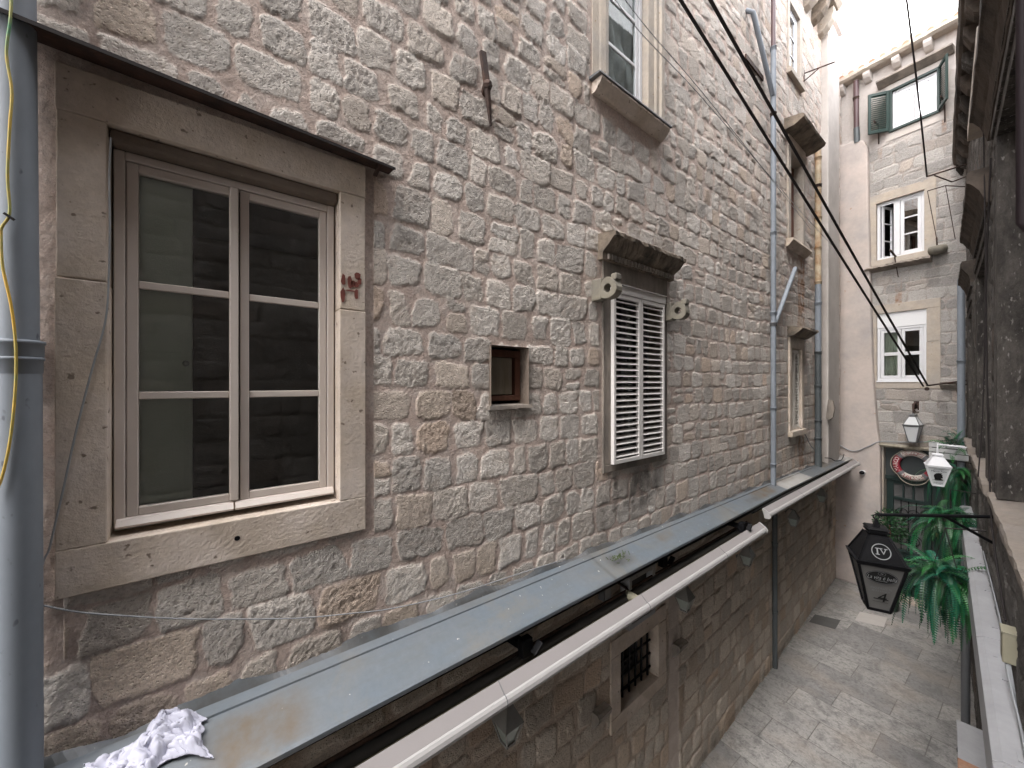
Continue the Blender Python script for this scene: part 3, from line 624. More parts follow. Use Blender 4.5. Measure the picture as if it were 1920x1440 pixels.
room(r, LW, UWn[0] - .3, UWn[1] + .4, 7.1, 9.3, -.21, .7)
m = MB(); k = 30
for i in range(k):
    for j in range(k):
        pass
vs = [LW.P(UWn[0] + .0 + .72 * i / k, 7.3 + 1.7 * j / k, -.17 + .025 * math.sin(i * .9 + j * .25) + .02 * math.sin(j * .7 + i * .3)) for j in range(k + 1) for i in range(k + 1)]
fs = [(j * (k + 1) + i, j * (k + 1) + i + 1, (j + 1) * (k + 1) + i + 1, (j + 1) * (k + 1) + i) for j in range(k) for i in range(k)]
m.add(vs, fs, True); m.build('net_curtain', 'curtain_grey', r)
# ------------------------------------------------------------------ far windows of the wall
r = thing('attic_window', 'narrow white window high up near the wall top and pale chimney', 'window', LW.P(8.4, TW[2], 0))
surround(r, LW, *TW, .11, .12, .1, -.2, .02, 'trim_pale', sill_out=.05)
casement(r, LW, TW[0] + .003, TW[1] - .003, TW[2] + .003, TW[3] - .003, -.03, 'white', rows=3, leaves=1); room(r, LW, TW[0], TW[1], TW[2], TW[3], -.2, .5)
r = thing('wooden_window', 'old brown wooden window below a projecting flat stone hood', 'window', LW.P(8.45, OW[2], 0))
surround(r, LW, *OW, .13, .15, .06, -.25, .03, 'trim_pale')
MB().mould(LW, [(0, OW[2] - .2), (0, OW[2] - .06), (.11, OW[2] - .06), (.12, OW[2] - .1), (.05, OW[2] - .18)], OW[0] - .2, OW[1] + .2, 8, .004).build('moulded_sill', 'trim', r)
casement(r, LW, OW[0] + .003, OW[1] - .003, OW[2] + .003, OW[3] - .003, -.12, 'wood_old', rows=3); room(r, LW, OW[0], OW[1], OW[2], OW[3], -.25, .5)
MB().mould(LW, [(0, 9.0), (0, 9.2), (.27, 9.16), (.30, 9.13), (.29, 9.09), (.16, 9.02)], OW[0] - .3, OW[1] + .3, 14, .006).build('hood', 'trim_dirty', r)
MB().box(LW, OW[0] - .13, OW[1] + .13, OW[3] + .15, 9.0, -.05, .035).build('frieze', 'trim', r, .005)
r = thing('narrow_shuttered_window', 'narrow cream shuttered window with rust stained jamb beside the mottled pipe', 'window', LW.P(8.45, FW[2], 0))
surround(r, LW, *FW, .12, .2, .1, -.22, .03, 'trim', sill_out=.04)
lw = (FW[1] - FW[0]) / 2
for i in range(2):
    louvres(r, LW, FW[0] + lw * i + .003, FW[0] + lw * (i + 1) - .003, FW[2] + .01, FW[3] - .01, -.015, 'white_warm', 26, .05, .014, .006, .035)
room(r, LW, FW[0], FW[1], FW[2], FW[3], -.22, .4)
MB().mould(LW, [(0, FW[3] + .2), (0, FW[3] + .38), (.22, FW[3] + .36), (.23, FW[3] + .32), (.1, FW[3] + .22)], FW[0] - .17, FW[1] + .2, 14, .008).build('hood', 'trim_dirty', r)
# ------------------------------------------------------------------ pipes on the upper wall
u0, u1, u2 = LW.U(20, .075), LW.U(35, .075), LW.U(38, .075); zc = LW.Z(38, 655, .075)
r = pipe('downpipe', 'thick grey downpipe with socket joint beside the large beige window', LW,
     [('pipe_grey', .050, [(u0, 7.6, .075), (u1, zc + .03, .075)]), ('pipe_grey', .056, [(u1, zc, .075), (u2, 2.9, .075)])], [(u1, zc, .075, .061, 'pipe_grey'), (u1, zc - .06, .075, .0585, 'pipe_grey')], seg=28)
u = LW.U(1450, .08); ud, zd = LW.pix(1409, 12, .08); ul, zl = LW.pix(1491, 503, .08)
r = pipe('downpipe', 'long slim grey downpipe with two slanting branches reaching down to the ledge', LW,
     [('pipe_brown', .032, [(u, 13.2, .08), (u, 9.98, .08)]), ('pipe_grey', .038, [(u, 9.98, .08), (u, 2.98, .08)]),
      ('pipe_grey', .034, [(ud, zd, .0), (ud + .06, zd - .05, .08), (u - .02, 9.2, .08)]), ('pipe_grey', .034, [(ul, zl, .08), (u + .03, LW.Z(1455, 612, .08), .08)])],
     [(u, 9.95, .08, .043, 'pipe_grey'), (u, 8.9, .08, .043, 'iron'), (u, 7.0, .08, .043, 'pipe_grey'), (u, 5.72, .08, .045, 'pipe_grey'), (u, 5.55, .08, .05, 'steel_dark'), (u, 4.2, .08, .043, 'pipe_grey'), (u, 3.3, .08, .042, 'pipe_grey')])
m = MB(); m.box(LW, ud - .05, ud + .62, 9.35, 9.42, .01, .03); mm = m.build('backing_strip', 'iron', r)
u = LW.U(1534, .08)
pipe('downpipe', 'mottled yellow rusty pipe turning grey then dark beside the pale chimney', LW,
     [('pipe_rust', .053, [(u, 9.5, .08), (u, 6.6, .08)]), ('pipe_grey', .053, [(u, 6.6, .08), (u, 5.22, .08)]), ('pipe_dark', .054, [(u, 5.22, .08), (u, 3.2, .08)]), ('pipe_dark', .06, [(u, 3.2, .08), (u, 2.95, .08)])],
     [(u, z, .08, .06, mt) for z, mt in ((9.45, 'pipe_rust'), (9.1, 'pipe_rust'), (8.55, 'iron'), (7.9, 'pipe_rust'), (7.3, 'pipe_rust'), (6.62, 'pipe_rust'), (6.2, 'pipe_grey'), (5.22, 'pipe_dark'), (4.55, 'pipe_dark'), (3.85, 'pipe_dark'), (3.5, 'pipe_dark'))])
# iron clothes bracket high on the wall
r = thing('clothesline_bracket', 'small iron clothesline bracket beside the high narrow white window', 'bracket', LW.P(9.0, LW.Z(1510, 150), 0), 'iron clothesline brackets')
ub, zb = LW.pix(1507, 138); m = MB(); m.tube([LW.P(ub, zb, 0), LW.P(ub + .2, zb + .05, .42)], .012, 6); m.tube([LW.P(ub, zb - .16, 0), LW.P(ub, zb + .06, .0)], .014, 6); m.build('arm', 'iron', r)
MB().tube([LW.P(ub, zb - .15, 0), LW.P(ub + .1, zb + .02, .22)], .01, 6).build('stay', 'iron', r)
# ------------------------------------------------------------------ white chimney at the corner
r = thing('chimney', 'pale plastered chimney shaft with flared top at the corner of the alley', 'chimney', LW.P(10.5, 2.9, 0))
m = MB(); m.box(LW, 10.12, 11.0, 2.9, 12.3, -.1, .12); m.build('shaft', 'plaster_white', r, .015)
prof = [(12.3, 0.0), (12.34, .05), (12.42, .05), (12.46, .03), (12.6, .08), (12.9, .26), (13.2, .34), (13.6, .36)]
m = MB()
for (z0, g0), (z1, g1) in zip(prof[:-1], prof[1:]):
    m.hexa([LW.P(10.12 - g0, z0, -.1 - g0), LW.P(11.0 + g0, z0, -.1 - g0), LW.P(11.0 + g0, z0, .12 + g0), LW.P(10.12 - g0, z0, .12 + g0), LW.P(10.12 - g1, z1, -.1 - g1), LW.P(11.0 + g1, z1, -.1 - g1), LW.P(11.0 + g1, z1, .12 + g1), LW.P(10.12 - g1, z1, .12 + g1)])
m.build('flared_cap', 'plaster', r)
MB().mould(LW, [(.1, 3.9), (.14, 4.28), (.2, 4.25), (.24, 4.1), (.2, 3.92), (.15, 3.85)], 10.02, 10.14, 3, .012).build('broken_stone', 'trim_grey', r)
# ------------------------------------------------------------------ zinc ledge
def xo(y): return -1.92 - .0185 * max(min(y, 7), -4)
def zin(y): return 3.135 - .0165 * y
def zout(y): return 3.0 - .008 * y
sec = [(0.0, .012), (.02, .012), (.13, -.012), (.15, .006), (.24, .004), (.27, .004), (.278, .010), (.286, .010), (.292, .001), (.45, 0), (.6, 0), (.75, 0), (.9, 0), (.97, 0), (1.0, -.004), (1.004, -.026), (.99, -.03)]
ys = np.arange(-4, 11.55, .03); vs = []; sx = []; rn = np.random.RandomState(4)
spl = [(2.66, .0)]
zst = [(-.05, .42, .3, .9, 1, .8), (6.05, 6.95, .25, .8, 1, 1.0), (3.55, 3.9, .3, .6, 1, .55), (9.4, 10.6, .0, .6, 1, .8), (7.05, 7.2, .0, .5, 1, .6), (2.5, 3.05, .05, .25, 1, .4), (1.2, 1.5, .1, .25, 1, .3),
       (2.72, 3.1, .35, .75, 0, .75), (5.75, 6.25, .5, .85, 0, .7), (2.64, 2.685, .1, 1, 0, .9), (5.2, 5.24, .1, 1, 0, .5), (9.0, 9.04, .1, 1, 0, .6), (8.0, 10.8, .15, 1, 0, .35), (7.15, 8.45, .2, .98, 2, 1.0), (10.9, 11.6, .1, 1, 2, .8), (7.3, 8.1, .2, .5, 1, .5)]
for y in ys:
    for v, dz in sec:
        x = -2.31 + (xo(y) + 2.31) * v; z = zin(y) + (zout(y) - zin(y)) * min(v, 1) + dz
        if v < .14: z += .012 * math.sin(y * 17) * math.sin(y * 5.3) + .02 * (v < .05) * math.sin(y * 9 + 1)
        a = [0, 0, 0]
        if v < .14: a[0] = .8
        if v > 1.0 or (v > .98 and dz < -.01): a[0] = .75
        for (y0, y1, v0, v1, ch, amt) in zst:
            if y0 < y < y1 and v0 <= v <= v1:
                w = min((y - y0) / (y1 - y0), (y1 - y) / (y1 - y0)) * 4; w = min(w, 1) if ch != 2 else 1
                a[ch] = max(a[ch], amt * w)
        vs.append((x, y, z)); sx.append((*a, 1))
k = len(sec); fs = [(i * k + j, i * k + j + 1, (i + 1) * k + j + 1, (i + 1) * k + j) for i in range(len(ys) - 1) for j in range(k - 1)]
lr = thing('zinc_ledge', 'blue grey zinc ledge with rust stains along the foot of the rubble wall', 'ledge', (-2.1, 0, 3.0))
m = MB(); m.add(vs, fs); lo_ = m.build('sheet', 'zinc', lr)
ca = lo_.data.color_attributes.new('sx', 'FLOAT_COLOR', 'POINT'); ca.data.foreach_set('color', np.array(sx, 'f').ravel())
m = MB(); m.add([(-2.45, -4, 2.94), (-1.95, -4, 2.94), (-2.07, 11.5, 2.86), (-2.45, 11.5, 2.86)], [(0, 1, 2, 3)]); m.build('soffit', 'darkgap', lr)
rn = random.Random(8); m = MB()
for i in range(40):
    y = 2.86 + rn.gauss(0, .06); x = -2.09 + rn.gauss(0, .025); z = 3.055; a = rn.uniform(0, 6.3); l = rn.uniform(.01, .03)
    m.bar((x, y, z), (x + math.cos(a) * l, y + math.sin(a) * l, z + rn.uniform(.004, .03)), .005, .003)
mo = m.build('moss_tuft', pmat('moss', (.06, .085, .03), .9, bst=0)); tag(mo, 'small dark moss tuft growing at a joint of the zinc ledge', 'moss', kind='stuff')
# ------------------------------------------------------------------ crumpled cloth on the ledge
nx, ny = 110, 70; vs = []; rn = np.random.RandomState(2)
gx, gy = np.meshgrid(np.linspace(0, 1, nx), np.linspace(0, 1, ny))
hh = np.abs(fbm(gx * 5, gy * 3.4, 5, 5, .62)) * .06 + .03 * np.exp(-((gx - .55) ** 2 / .08 + (gy - .5) ** 2 / .1)) + .012 * np.sin(gx * 22 + gy * 9 + 3 * vn(gx * 3, gy * 3, 9))
for j in range(ny):
    for i in range(nx):
        a, b = gx[j, i], gy[j, i]; ed = vn(np.array([a * 7]), np.array([b * 7]), 3)[0] * .02
        y = -.37 + .36 * a + ed + .03 * (b - .5); wd = .095 + .05 * a - .03 * abs(a - .6); x = -2.150 + (b - .5) * 2 * wd * .75 + .035 * math.sin(a * 7) + ed * .7
        fr = (x + 2.31) / (xo(y) + 2.31); zz = zin(y) + (zout(y) - zin(y)) * fr
        ed_ = min(a, 1 - a, b, 1 - b)
        vs.append((x, y, zz + .012 + hh[j, i] * min(1, ed_ * 7 + .25)))
m = MB(); m.add(vs, [(j * nx + i, j * nx + i + 1, (j + 1) * nx + i + 1, (j + 1) * nx + i) for j in range(ny - 1) for i in range(nx - 1)], True)
c = m.build('cloth', 'cloth'); s_ = c.modifiers.new('thick', 'SOLIDIFY'); s_.thickness = .006
tag(c, 'crumpled white cloth dropped on the zinc ledge', 'cloth')
# ------------------------------------------------------------------ wall under the ledge
BG = (LO.U(1161), LO.U(1232), LO.Z(1196, 1302), LO.Z(1196, 1196))
us = px_lines(LO, 640, 1572, 1.9, -5.0, 12.2, .07); zs = np.concatenate([np.arange(0, 2.93, .0135)])
bands = [(LO.U(1253), LO.U(1272)), (LO.U(1405), LO.U(1450)), (LO.U(1507), LO.U(1520))]
def pll(U, Z):
    p = np.zeros(U.shape)
    for a, b in bands[:1]: p = np.maximum(p, sstep(a, a + .01, U) * sstep(b, b - .01, U))
    return p * .8
low = masonry('lower_stone_wall', LO, us, zs, [grow(BG, .14, .14, .12, .14)], 'lower', seed=23, rowh=(.2, .3), stw=(.16, .36), prot=(.003, .012), rough=.008, inset=(.012, .03), flat_p=.25,
              stains=[(LO.U(1545), LO.U(1552), 1.6, 2.4, .9), (LO.U(1551), LO.U(1560), 1.2, 1.9, .8), (2, 9, 0, .12, .4)], plaster=pll)
tag(low, 'shaded brown rubble wall below the zinc ledge and awnings', 'wall')
r = thing('barred_window', 'dark barred window in a stone surround low on the shaded wall', 'window', LO.P((BG[0] + BG[1]) / 2, BG[2], 0))
surround(r, LO, *BG, .15, .16, .13, -.3, .02, 'trim')
room(r, LO, *BG, -.3, .6)
m = MB()
for i in range(6):
    u = BG[0] + (BG[1] - BG[0]) * (i + .5) / 6; m.tube([LO.P(u, BG[2], -.08), LO.P(u, BG[3], -.08)], .011, 6)
for i in range(4):
    z = BG[2] + (BG[3] - BG[2]) * (i + .5) / 4; m.tube([LO.P(BG[0], z, -.08), LO.P(BG[1], z, -.08)], .011, 6)
m.build('grille', 'black', r)
casement(r, LO, BG[0] + .01, BG[1] - .01, BG[2] + .01, BG[3] - .01, -.22, 'steel_dark', rows=1)
cnt = 0
for x, y, d_ in ((1120, 1338, 'short sloping stone corbel nearer the cloth end of the shaded wall'), (1268, 1212, 'short sloping stone corbel beyond the barred window')):
    u, z = LO.pix(x, y); m = MB(); m.mould(LO, [(-.02, z - .09), (-.02, z + .07), (.07, z + .07), (.09, z + .05), (.08, z + .01), (.03, z - .07)], u - .09, u + .09, 3, .004)
    o = m.build('stone_corbel', 'trim_grey'); tag(o, d_, 'corbel', 'stone corbels on the shaded lower wall')
# dark downpipe in the recess
u = LO.U(1451, .03); pipe('downpipe', 'black downpipe running down the shaded wall to the paving', LO, [('pipe_dark', .036, [(u, 2.9, .045), (u, .0, .045)])], [(u, 2.0, .045, .041, 'pipe_dark'), (u, .9, .045, .041, 'pipe_dark')])
# small lanterns on the lower wall
def small_lantern():
    r = thing('wall_lantern', 'tmp', 'lantern', (0, 0, 0), 'small grey lanterns along the shaded lower wall')
    F0 = Fr((0, 0), (0, 1), (1, 0))
    def fr(z0, w0, z1, w1, mat, name, par, c=.13):
        m = MB(); m.hexa([F0.P(-w0, z0, c - w0), F0.P(w0, z0, c - w0), F0.P(w0, z0, c + w0), F0.P(-w0, z0, c + w0), F0.P(-w1, z1, c - w1), F0.P(w1, z1, c - w1), F0.P(w1, z1, c + w1), F0.P(-w1, z1, c + w1)])
        return m.build(name, mat, par)
    fr(.0, .03, .12, .062, 'lampglass', 'glass_body', r); fr(.131, .078, .23, .03, 'lantern_grey', 'roof', r); fr(.231, .03, .26, .02, 'lantern_grey', 'finial', r); fr(-.015, .038, -.001, .038, 'lantern_grey', 'base', r)
    m = MB()
    for sx_, sy_ in ((1, 1), (1, -1), (-1, 1), (-1, -1)):
        m.bar(F0.P(.036 * sx_, .0, .13 + .036 * sy_), F0.P(.073 * sx_, .13, .13 + .073 * sy_), .008, .008)
    m.build('cage_bars', 'lantern_grey', r)
    m = MB(); m.tube([F0.P(0, .1, -.01), F0.P(0, .2, .01), F0.P(0, .27, .06), F0.P(0, .26, .13)], .008, 6); m.box(F0, -.03, .03, .05, .17, -.012, .002); m.build('wall_arm', 'steel_dark', r)
    return r
sl = small_lantern(); rot = math.atan2(-.0241, .9997) * -1
lab = ['small grey lantern under the cloth end of the long near awning', 'small grey lantern just beyond the barred window', 'small grey lantern by the folded awning arm', 'small grey lantern beyond the black downpipe', 'small grey lantern next to the dark broken patch of wall']
for i, (x, y) in enumerate(((952, 1388), (1284, 1142), (1401, 1058), (1488, 985), (1541, 940))):
    u, z = LO.pix(x, y, .13); p = LO.P(u, z, 0)
    if i == 0: sl.location = p; sl.rotation_euler = (0, 0, rot); sl['label'] = lab[0]; src = sl
    else: copy_tree(src, p, lab[i], rot)
# things mounted under the ledge
r = thing('floodlight', 'khaki cylindrical floodlight under the zinc ledge', 'floodlight', (-2.0, 3.25, 2.75))
c = at(1184, 1120, 3.42); m = MB(); m.lathe(c, [(.03, -.06), (.042, -.055), (.042, .05), (.046, .055), (.046, .07), (.02, .068)], 14, axis=(.5, .7, -.5)); m.build('housing', 'box', r)
MB().tube([c, c + V(-.06, 0, .06), c + V(-.2, 0, .08)], .012, 6).build('bracket', 'iron', r)
for i, (x, y, nm, d_) in enumerate(((985, 1212, 'awning_bracket', 'black awning bracket nearest the cloth end under the ledge'), (1243, 1050, 'awning_bracket', 'black awning bracket above the barred window'), (1392, 988, 'awning_bracket', 'black awning bracket near the awning junction'))):
    z = 2.80; t = (H - z) * 720 / (y - 720); c = at(x, y, t)
    r = thing(nm, d_, 'bracket', c, 'black brackets carrying the awnings')
    MB().obox(c, (1, 0, 0), (0, 1, 0), (0, 0, 1), .03, .045, .06).build('plate', 'black', r, .006); MB().bar(c, c + V(-.22, -.05, .02), .06, .05).build('arm', 'black', r, .004)
    MB().bar(c + V(.06, .02, -.03), c + V(.06, .09, .03), .05, .02).build('clamp', 'black', r, .004)
u0_, u1_ = LO.U(1180, .12), LO.U(1229, .12); za, zb_ = LO.Z(1200, 1170, .12), LO.Z(1200, 1072, .12)
m = MB(); w = .045
m.box(LO, u0_, u0_ + w, za, zb_, .02, .12); m.box(LO, u1_ - w, u1_, za, zb_, .02, .12); m.box(LO, u0_ + w, u1_ - w, zb_ - w, zb_, .02, .12); m.box(LO, u0_ + w, u1_ - w, za, za + w, .02, .12)
r = thing('sign_frame', 'hollow grey metal frame fixed above the barred window behind the awning', 'frame', LO.P(u0_, za, 0)); m.build('frame', 'beam', r, .004)
MB().box(LO, u0_ + w, u1_ - w, za + w, zb_ - w, .03, .05).build('back_panel', 'darkgap', r)
u, z = LO.pix(1138, 1112, .06); r = thing('junction_box', 'small grey electric box under the ledge beside the floodlight', 'box', LO.P(u, z - .05, 0)); MB().box(LO, u - .05, u + .05, z - .06, z + .06, 0, .07).build('box', 'steel_dark', r, .006); MB().box(LO, u - .04, u + .04, z - .05, z + .05, .071, .078).build('cover', 'beam', r, .004)
# ------------------------------------------------------------------ awnings
def awning(label, A, ya, yb, dz, arm):
    r = thing('folded_awning', label, 'awning', A.P((ya + yb) / 2, 2.6 + dz, 0), 'folded awnings under the zinc ledge')
    Pz = lambda l: [(n, z + dz) for n, z in l]
    MB().mould(A, Pz([(-.048, 2.755), (-.048, 2.772), (.014, 2.722), (.014, 2.708)]), ya, yb, 1).build('cover_sheet', 'fabric', r)
    b = MB(); b.mould(A, Pz([(.015, 2.70), (.015, 2.724), (.028, 2.720), (.040, 2.708), (.047, 2.688), (.043, 2.667), (.028, 2.655), (.0, 2.655), (-.02, 2.67), (-.02, 2.69)]), ya, yb, 1); b.build('front_bar', 'alu', r, .003)
    m = MB()
    for y in np.arange(ya + 1.45, yb - .3, 1.55): m = MB(); m.mould(A, Pz([(-.049, 2.754), (-.049, 2.7735), (.0145, 2.7255), (.0285, 2.7215), (.0412, 2.709), (.0482, 2.688), (.044, 2.666), (.02, 2.66)]), y, y + .006); m.build('joint_seam', 'strap', r)
    for y in (ya + .004, yb - .004): MB().mould(A, Pz([(-.02, 2.645), (-.052, 2.765), (-.045, 2.778), (.03, 2.73), (.054, 2.69), (.048, 2.655), (.02, 2.645)]), y - .006, y + .006).build('end_cap', 'alu', r)
    MB().tube([A.P(ya, 2.70 + dz, -.175), A.P(yb, 2.70 + dz, -.175)], .034, 12).build('roller_tube', 'darkgap', r)
    MB().tube([A.P(ya, 2.735 + dz, -.20), A.P(yb, 2.735 + dz, -.20)], .012, 8).build('torsion_bar', 'iron', r)
    m = MB(); m.mould(A, Pz([(-.175, 2.662), (-.175, 2.667), (-.045, 2.756), (-.045, 2.752)]), ya + .02, yb - .02, 1); m.build('fabric', 'olive', r)
    for y, d_ in arm:
        q = A.P(y, 2.62 + dz, -.03); MB().tube([q, q + V(-.12, -.75, -.06)], .024, 10).build('folding_arm', 'alu', r); MB().tube([q + V(-.12, -.75, -.06), q + V(-.12, -.80, -.065)], .028, 10).build('elbow', 'darkgap', r)
AW1 = Fr((-1.845, 0), (-.0105, .99994), (.99994, .0105)); AW2 = Fr((-1.93, 0), (.0, 1), (1, 0))
awning('long taupe folded awning with white front bar running past the barred window', AW1, -1.6, 5.72, 0.0, [(5.5, 1)])
awning('farther folded awning with white front bar ending at the plastered corner', AW2, 5.9, 11.3, .14, [])
pa, pb_ = LO.pix(700, 1380, .05), LO.pix(1165, 1118, .05)
o = MB().tube([LO.P(pa[0] - 1.2, pa[1], .05), LO.P(pa[0], pa[1], .05), LO.P(*pb_, .05), LO.P(pb_[0] + .05, pb_[1] + .02, .0)], .014, 8).build('conduit', 'box'); tag(o, 'thin pale conduit clipped along the shaded wall behind the long awning', 'conduit')
# ------------------------------------------------------------------ cables on the wall
def cable(name, label, pts, rad, mat, group=None, cat='cable', sub=6):
    P = [Vector(p) for p in pts]; out = []
    for i in range(len(P) - 1):
        p0, p1, p2, p3 = P[max(i - 1, 0)], P[i], P[i + 1], P[min(i + 2, len(P) - 1)]
        for k in range(sub):
            t = k / sub; out.append(.5 * (2 * p1 + (p2 - p0) * t + (2 * p0 - 5 * p1 + 4 * p2 - p3) * t * t + (3 * p1 - p0 - 3 * p2 + p3) * t ** 3))
    out.append(P[-1]); o = MB().tube(out, rad, 6).build(name, mat); return tag(o, label, cat, group)
def lwp(L, n): return [LW.P(*LW.pix(x, y, n), n) for x, y in L]
cable('earth_cable', 'yellow and green earth cable running down the thick grey downpipe', lwp([(22, -40), (20, 30), (12, 100), (22, 170), (18, 240), (14, 330), (18, 398), (4, 425), (2, 440), (5, 500), (22, 580), (30, 660), (28, 740), (18, 830), (2, 900), (-14, 930)], .138), .0042, 'wire_yellow')
t = tag(MB().bar(lwp([(8, 400)], .142)[0], lwp([(26, 412)], .142)[0], .012, .008).build('cable_tie', 'wire_dark'), 'black tie knotted round the yellow earth cable', 'cable tie')
cable('grey_cable', 'thin grey cable hanging from the large beige window frame across its stone jamb', lwp([(208, 258), (205, 330)], .026) + lwp([(206, 420), (204, 520), (198, 600), (176, 680), (160, 740), (140, 820), (118, 920), (104, 980), (92, 1030), (84, 1046), (72, 1075), (40, 1098), (0, 1102), (-20, 1098)], .03), .0035, 'wire_grey')
cable('grey_cable', 'thin grey cable sagging across the wall below the large beige window', lwp([(80, 1135), (150, 1148), (240, 1155), (340, 1160), (440, 1161), (560, 1159), (660, 1150), (740, 1140)], .03) + lwp([(860, 1112), (960, 1080), (1060, 1048)], .04), .0032, 'wire_grey')
cable('grey_cable', 'grey cable trailing across the zinc ledge to the crumpled cloth', [at(50, 1436, 1.56), at(90, 1428, 1.57), at(150, 1422, 1.58), at(215, 1412, 1.6), at(260, 1404, 1.62)], .0032, 'wire_grey')
cable('black_cable', 'black cable looping at the foot of the pale chimney', [LW.P(9.95, 3.08, .1), LW.P(10.1, 3.06, .16), LW.P(10.3, 2.99, .2), LW.P(10.7, 2.97, .22), LW.P(11.0, 3.05, .2)], .009, 'wire_dark')
cable('grey_cable', 'thin grey cable from the narrow cream shutters down to the ledge', lwp([(1499, 800), (1510, 815), (1520, 835), (1534, 850)], .03), .008, 'wire_grey')
# ================================================================== house at the end
W1 = rect(EW, 1673, 1757, 1715, 152, 226); W2 = rect(EW, 1643, 1733, 1688, 369, 480); W3 = rect(EW, 1644, 1737, 1690, 584, 716)
DR = (EW.U(1657), EW.U(1657) + 1.42, 0.0, EW.Z(1700, 841))
zpl = EW.Z(1700, 262)
us = np.arange(-.35, 3.4, .0105); zs = np.arange(0, 12.0, .0125)
def ple(U, Z):
    b = sstep(-.05, .08, Z - zpl + .14 * vn(U * 2.1, Z * 2.1, 5) + .05 * vn(U * 9, Z * 9, 6))
    return np.maximum(b, sstep(.1, .0, U))
house = masonry('end_house_wall', EW, us, zs, [grow(W1, .03, .03, .03, .03), grow(W2, .14, .14, .1, .16), grow(W3, .17, .17, .12, .16), (DR[0], DR[1], -.0, DR[3])], 'end', seed=41, rowh=(.2, .27), stw=(.2, .44), prot=(.0, .007), rough=.005, inset=(.008, .02), plaster=ple,
                rusts=[(EW.U(1678), EW.U(1692), EW.Z(1685, 585), EW.Z(1685, 515), .8), (EW.U(1645), EW.U(1655), EW.Z(1650, 310), EW.Z(1650, 275), .7), (EW.U(1765), EW.U(1776), EW.Z(1770, 255), EW.Z(1770, 205), .6)] +
                      [(EW.U(x) - .1, EW.U(x) + .14, EW.Z(x, y + 28), EW.Z(x, y), .35) for x, y in ((1676, 98), (1732, 72), (1786, 45))],
                stains=[(EW.U(1757), EW.U(1778), EW.Z(1770, 790), EW.Z(1770, 733), .45), (EW.U(1735), EW.U(1765), EW.Z(1750, 540), EW.Z(1750, 480), .3)])
tag(house, 'pale stone and plaster front of the house closing the alley', 'house wall')
# eave
r = thing('roof_eave', 'grey stone gutter with corbels and roof tile ends atop the end house', 'eave', EW.P(1, 11.8, 0))
ze = EW.Z(1690, 97, .2)
MB().mould(EW, [(-.1, ze - .0), (-.1, ze + .13), (.20, ze + .13), (.23, ze + .11), (.23, ze + .05), (.18, ze + .01), (.1, ze)], -.3, 3.4, 40, .007).build('gutter', 'trim_pale', r)
for i in range(7):
    u = EW.U(1568, .12) + .02 + i * .475
    MB().mould(EW, [(0, ze - .2), (0, ze - .001), (.19, ze - .001), (.19, ze - .06), (.15, ze - .13), (.07, ze - .19)], u, u + .125, 2, .004).build('corbel', 'plaster_white', r, .01)
m = MB()
for i in range(20):
    u = -.2 + i * .18; m.tube([EW.P(u, ze + .12, .2), EW.P(u, ze + .7, -1.2)], .06, 10)
m.build('tile_row', 'tile', r)
MB().add([EW.P(-.3, ze + .13, .2), EW.P(3.4, ze + .13, .2), EW.P(3.4, ze + 1.2, -2.4), EW.P(-.3, ze + 1.2, -2.4)], [(0, 1, 2, 3)]).build('roof_slope', 'tile', r)
# green shuttered window
r = thing('green_shuttered_window', 'white window with open dark green louvred shutters high on the end house', 'window', EW.P((W1[0] + W1[1]) / 2, W1[2], 0))
room(r, EW, *W1, -.1, .5)
g_ = MB(); t_ = .05
g_.box(EW, W1[0] - t_, W1[1] + t_, W1[3], W1[3] + t_, -.1, .03); g_.box(EW, W1[0] - t_, W1[1] + t_, W1[2] - t_, W1[2], -.1, .05); g_.box(EW, W1[0] - t_, W1[0], W1[2], W1[3], -.1, .03); g_.box(EW, W1[1], W1[1] + t_, W1[2], W1[3], -.1, .03); g_.build('green_frame', 'green', r, .004)
casement(r, EW, W1[0] + .002, W1[1] - .002, W1[2] + .002, W1[3] - .002, -.02, 'white', rows=1, leaves=2, fw=.04, sw=.06, glass='glass_bright', yaw=.014)
k = 24; m = MB(); vs = [EW.P(W1[0] + (W1[1] - W1[0]) * i / (2 * k), W1[2] + (W1[3] - W1[2]) * .62 * j, -.09 + .012 * math.sin(i * 1.3)) for j in (0, 1) for i in range(2 * k + 1)]
m.add(vs, [(i, i + 1, 2 * k + 2 + i, 2 * k + 1 + i) for i in range(2 * k)]); m.build('net_curtain', 'white', r)
hh = W1[3] - W1[2]; sw_ = (W1[1] - W1[0]) / 2 * 1.0
def swing(F, u, n, ang, sgn):     # frame for an opened leaf hinged at u; u axis runs out from the hinge
    o = F.P(u, 0, n); ca, sa = math.cos(ang), math.sin(ang)
    du = (F.u[0] * sgn * ca + F.n[0] * sa, F.u[1] * sgn * ca + F.n[1] * sa); dn = (F.n[0] * ca - F.u[0] * sgn * sa, F.n[1] * ca - F.u[1] * sgn * sa)
    return Fr((o.x, o.y), du, dn)
FL = swing(EW, W1[0] - .04, .05, RD(38), -1); louvres(r, FL, 0, .36, W1[2] - .02, W1[3] + .03, .02, 'green', 17, .05, .016, .006, .035)
FR_ = swing(EW, W1[1] + .04, .05, RD(62), 1); louvres(r, FR_, 0, .36, W1[2] - .02, W1[3] + .03, .02, 'green', 17, .05, .016, .006, .035)
zh = W1[3] + .17; MB().mould(EW, [(0, zh), (0, zh + .14), (.2, zh + .12), (.2, zh + .09), (.05, zh)], W1[0] - .22, W1[1] + .24, 10, .003).build('hood', 'trim_grey', r)
MB().box(EW, W1[0] - .1, W1[1] + .1, W1[3] + t_ + .002, zh, -.02, .012).build('head_panel', 'plaster_white', r)
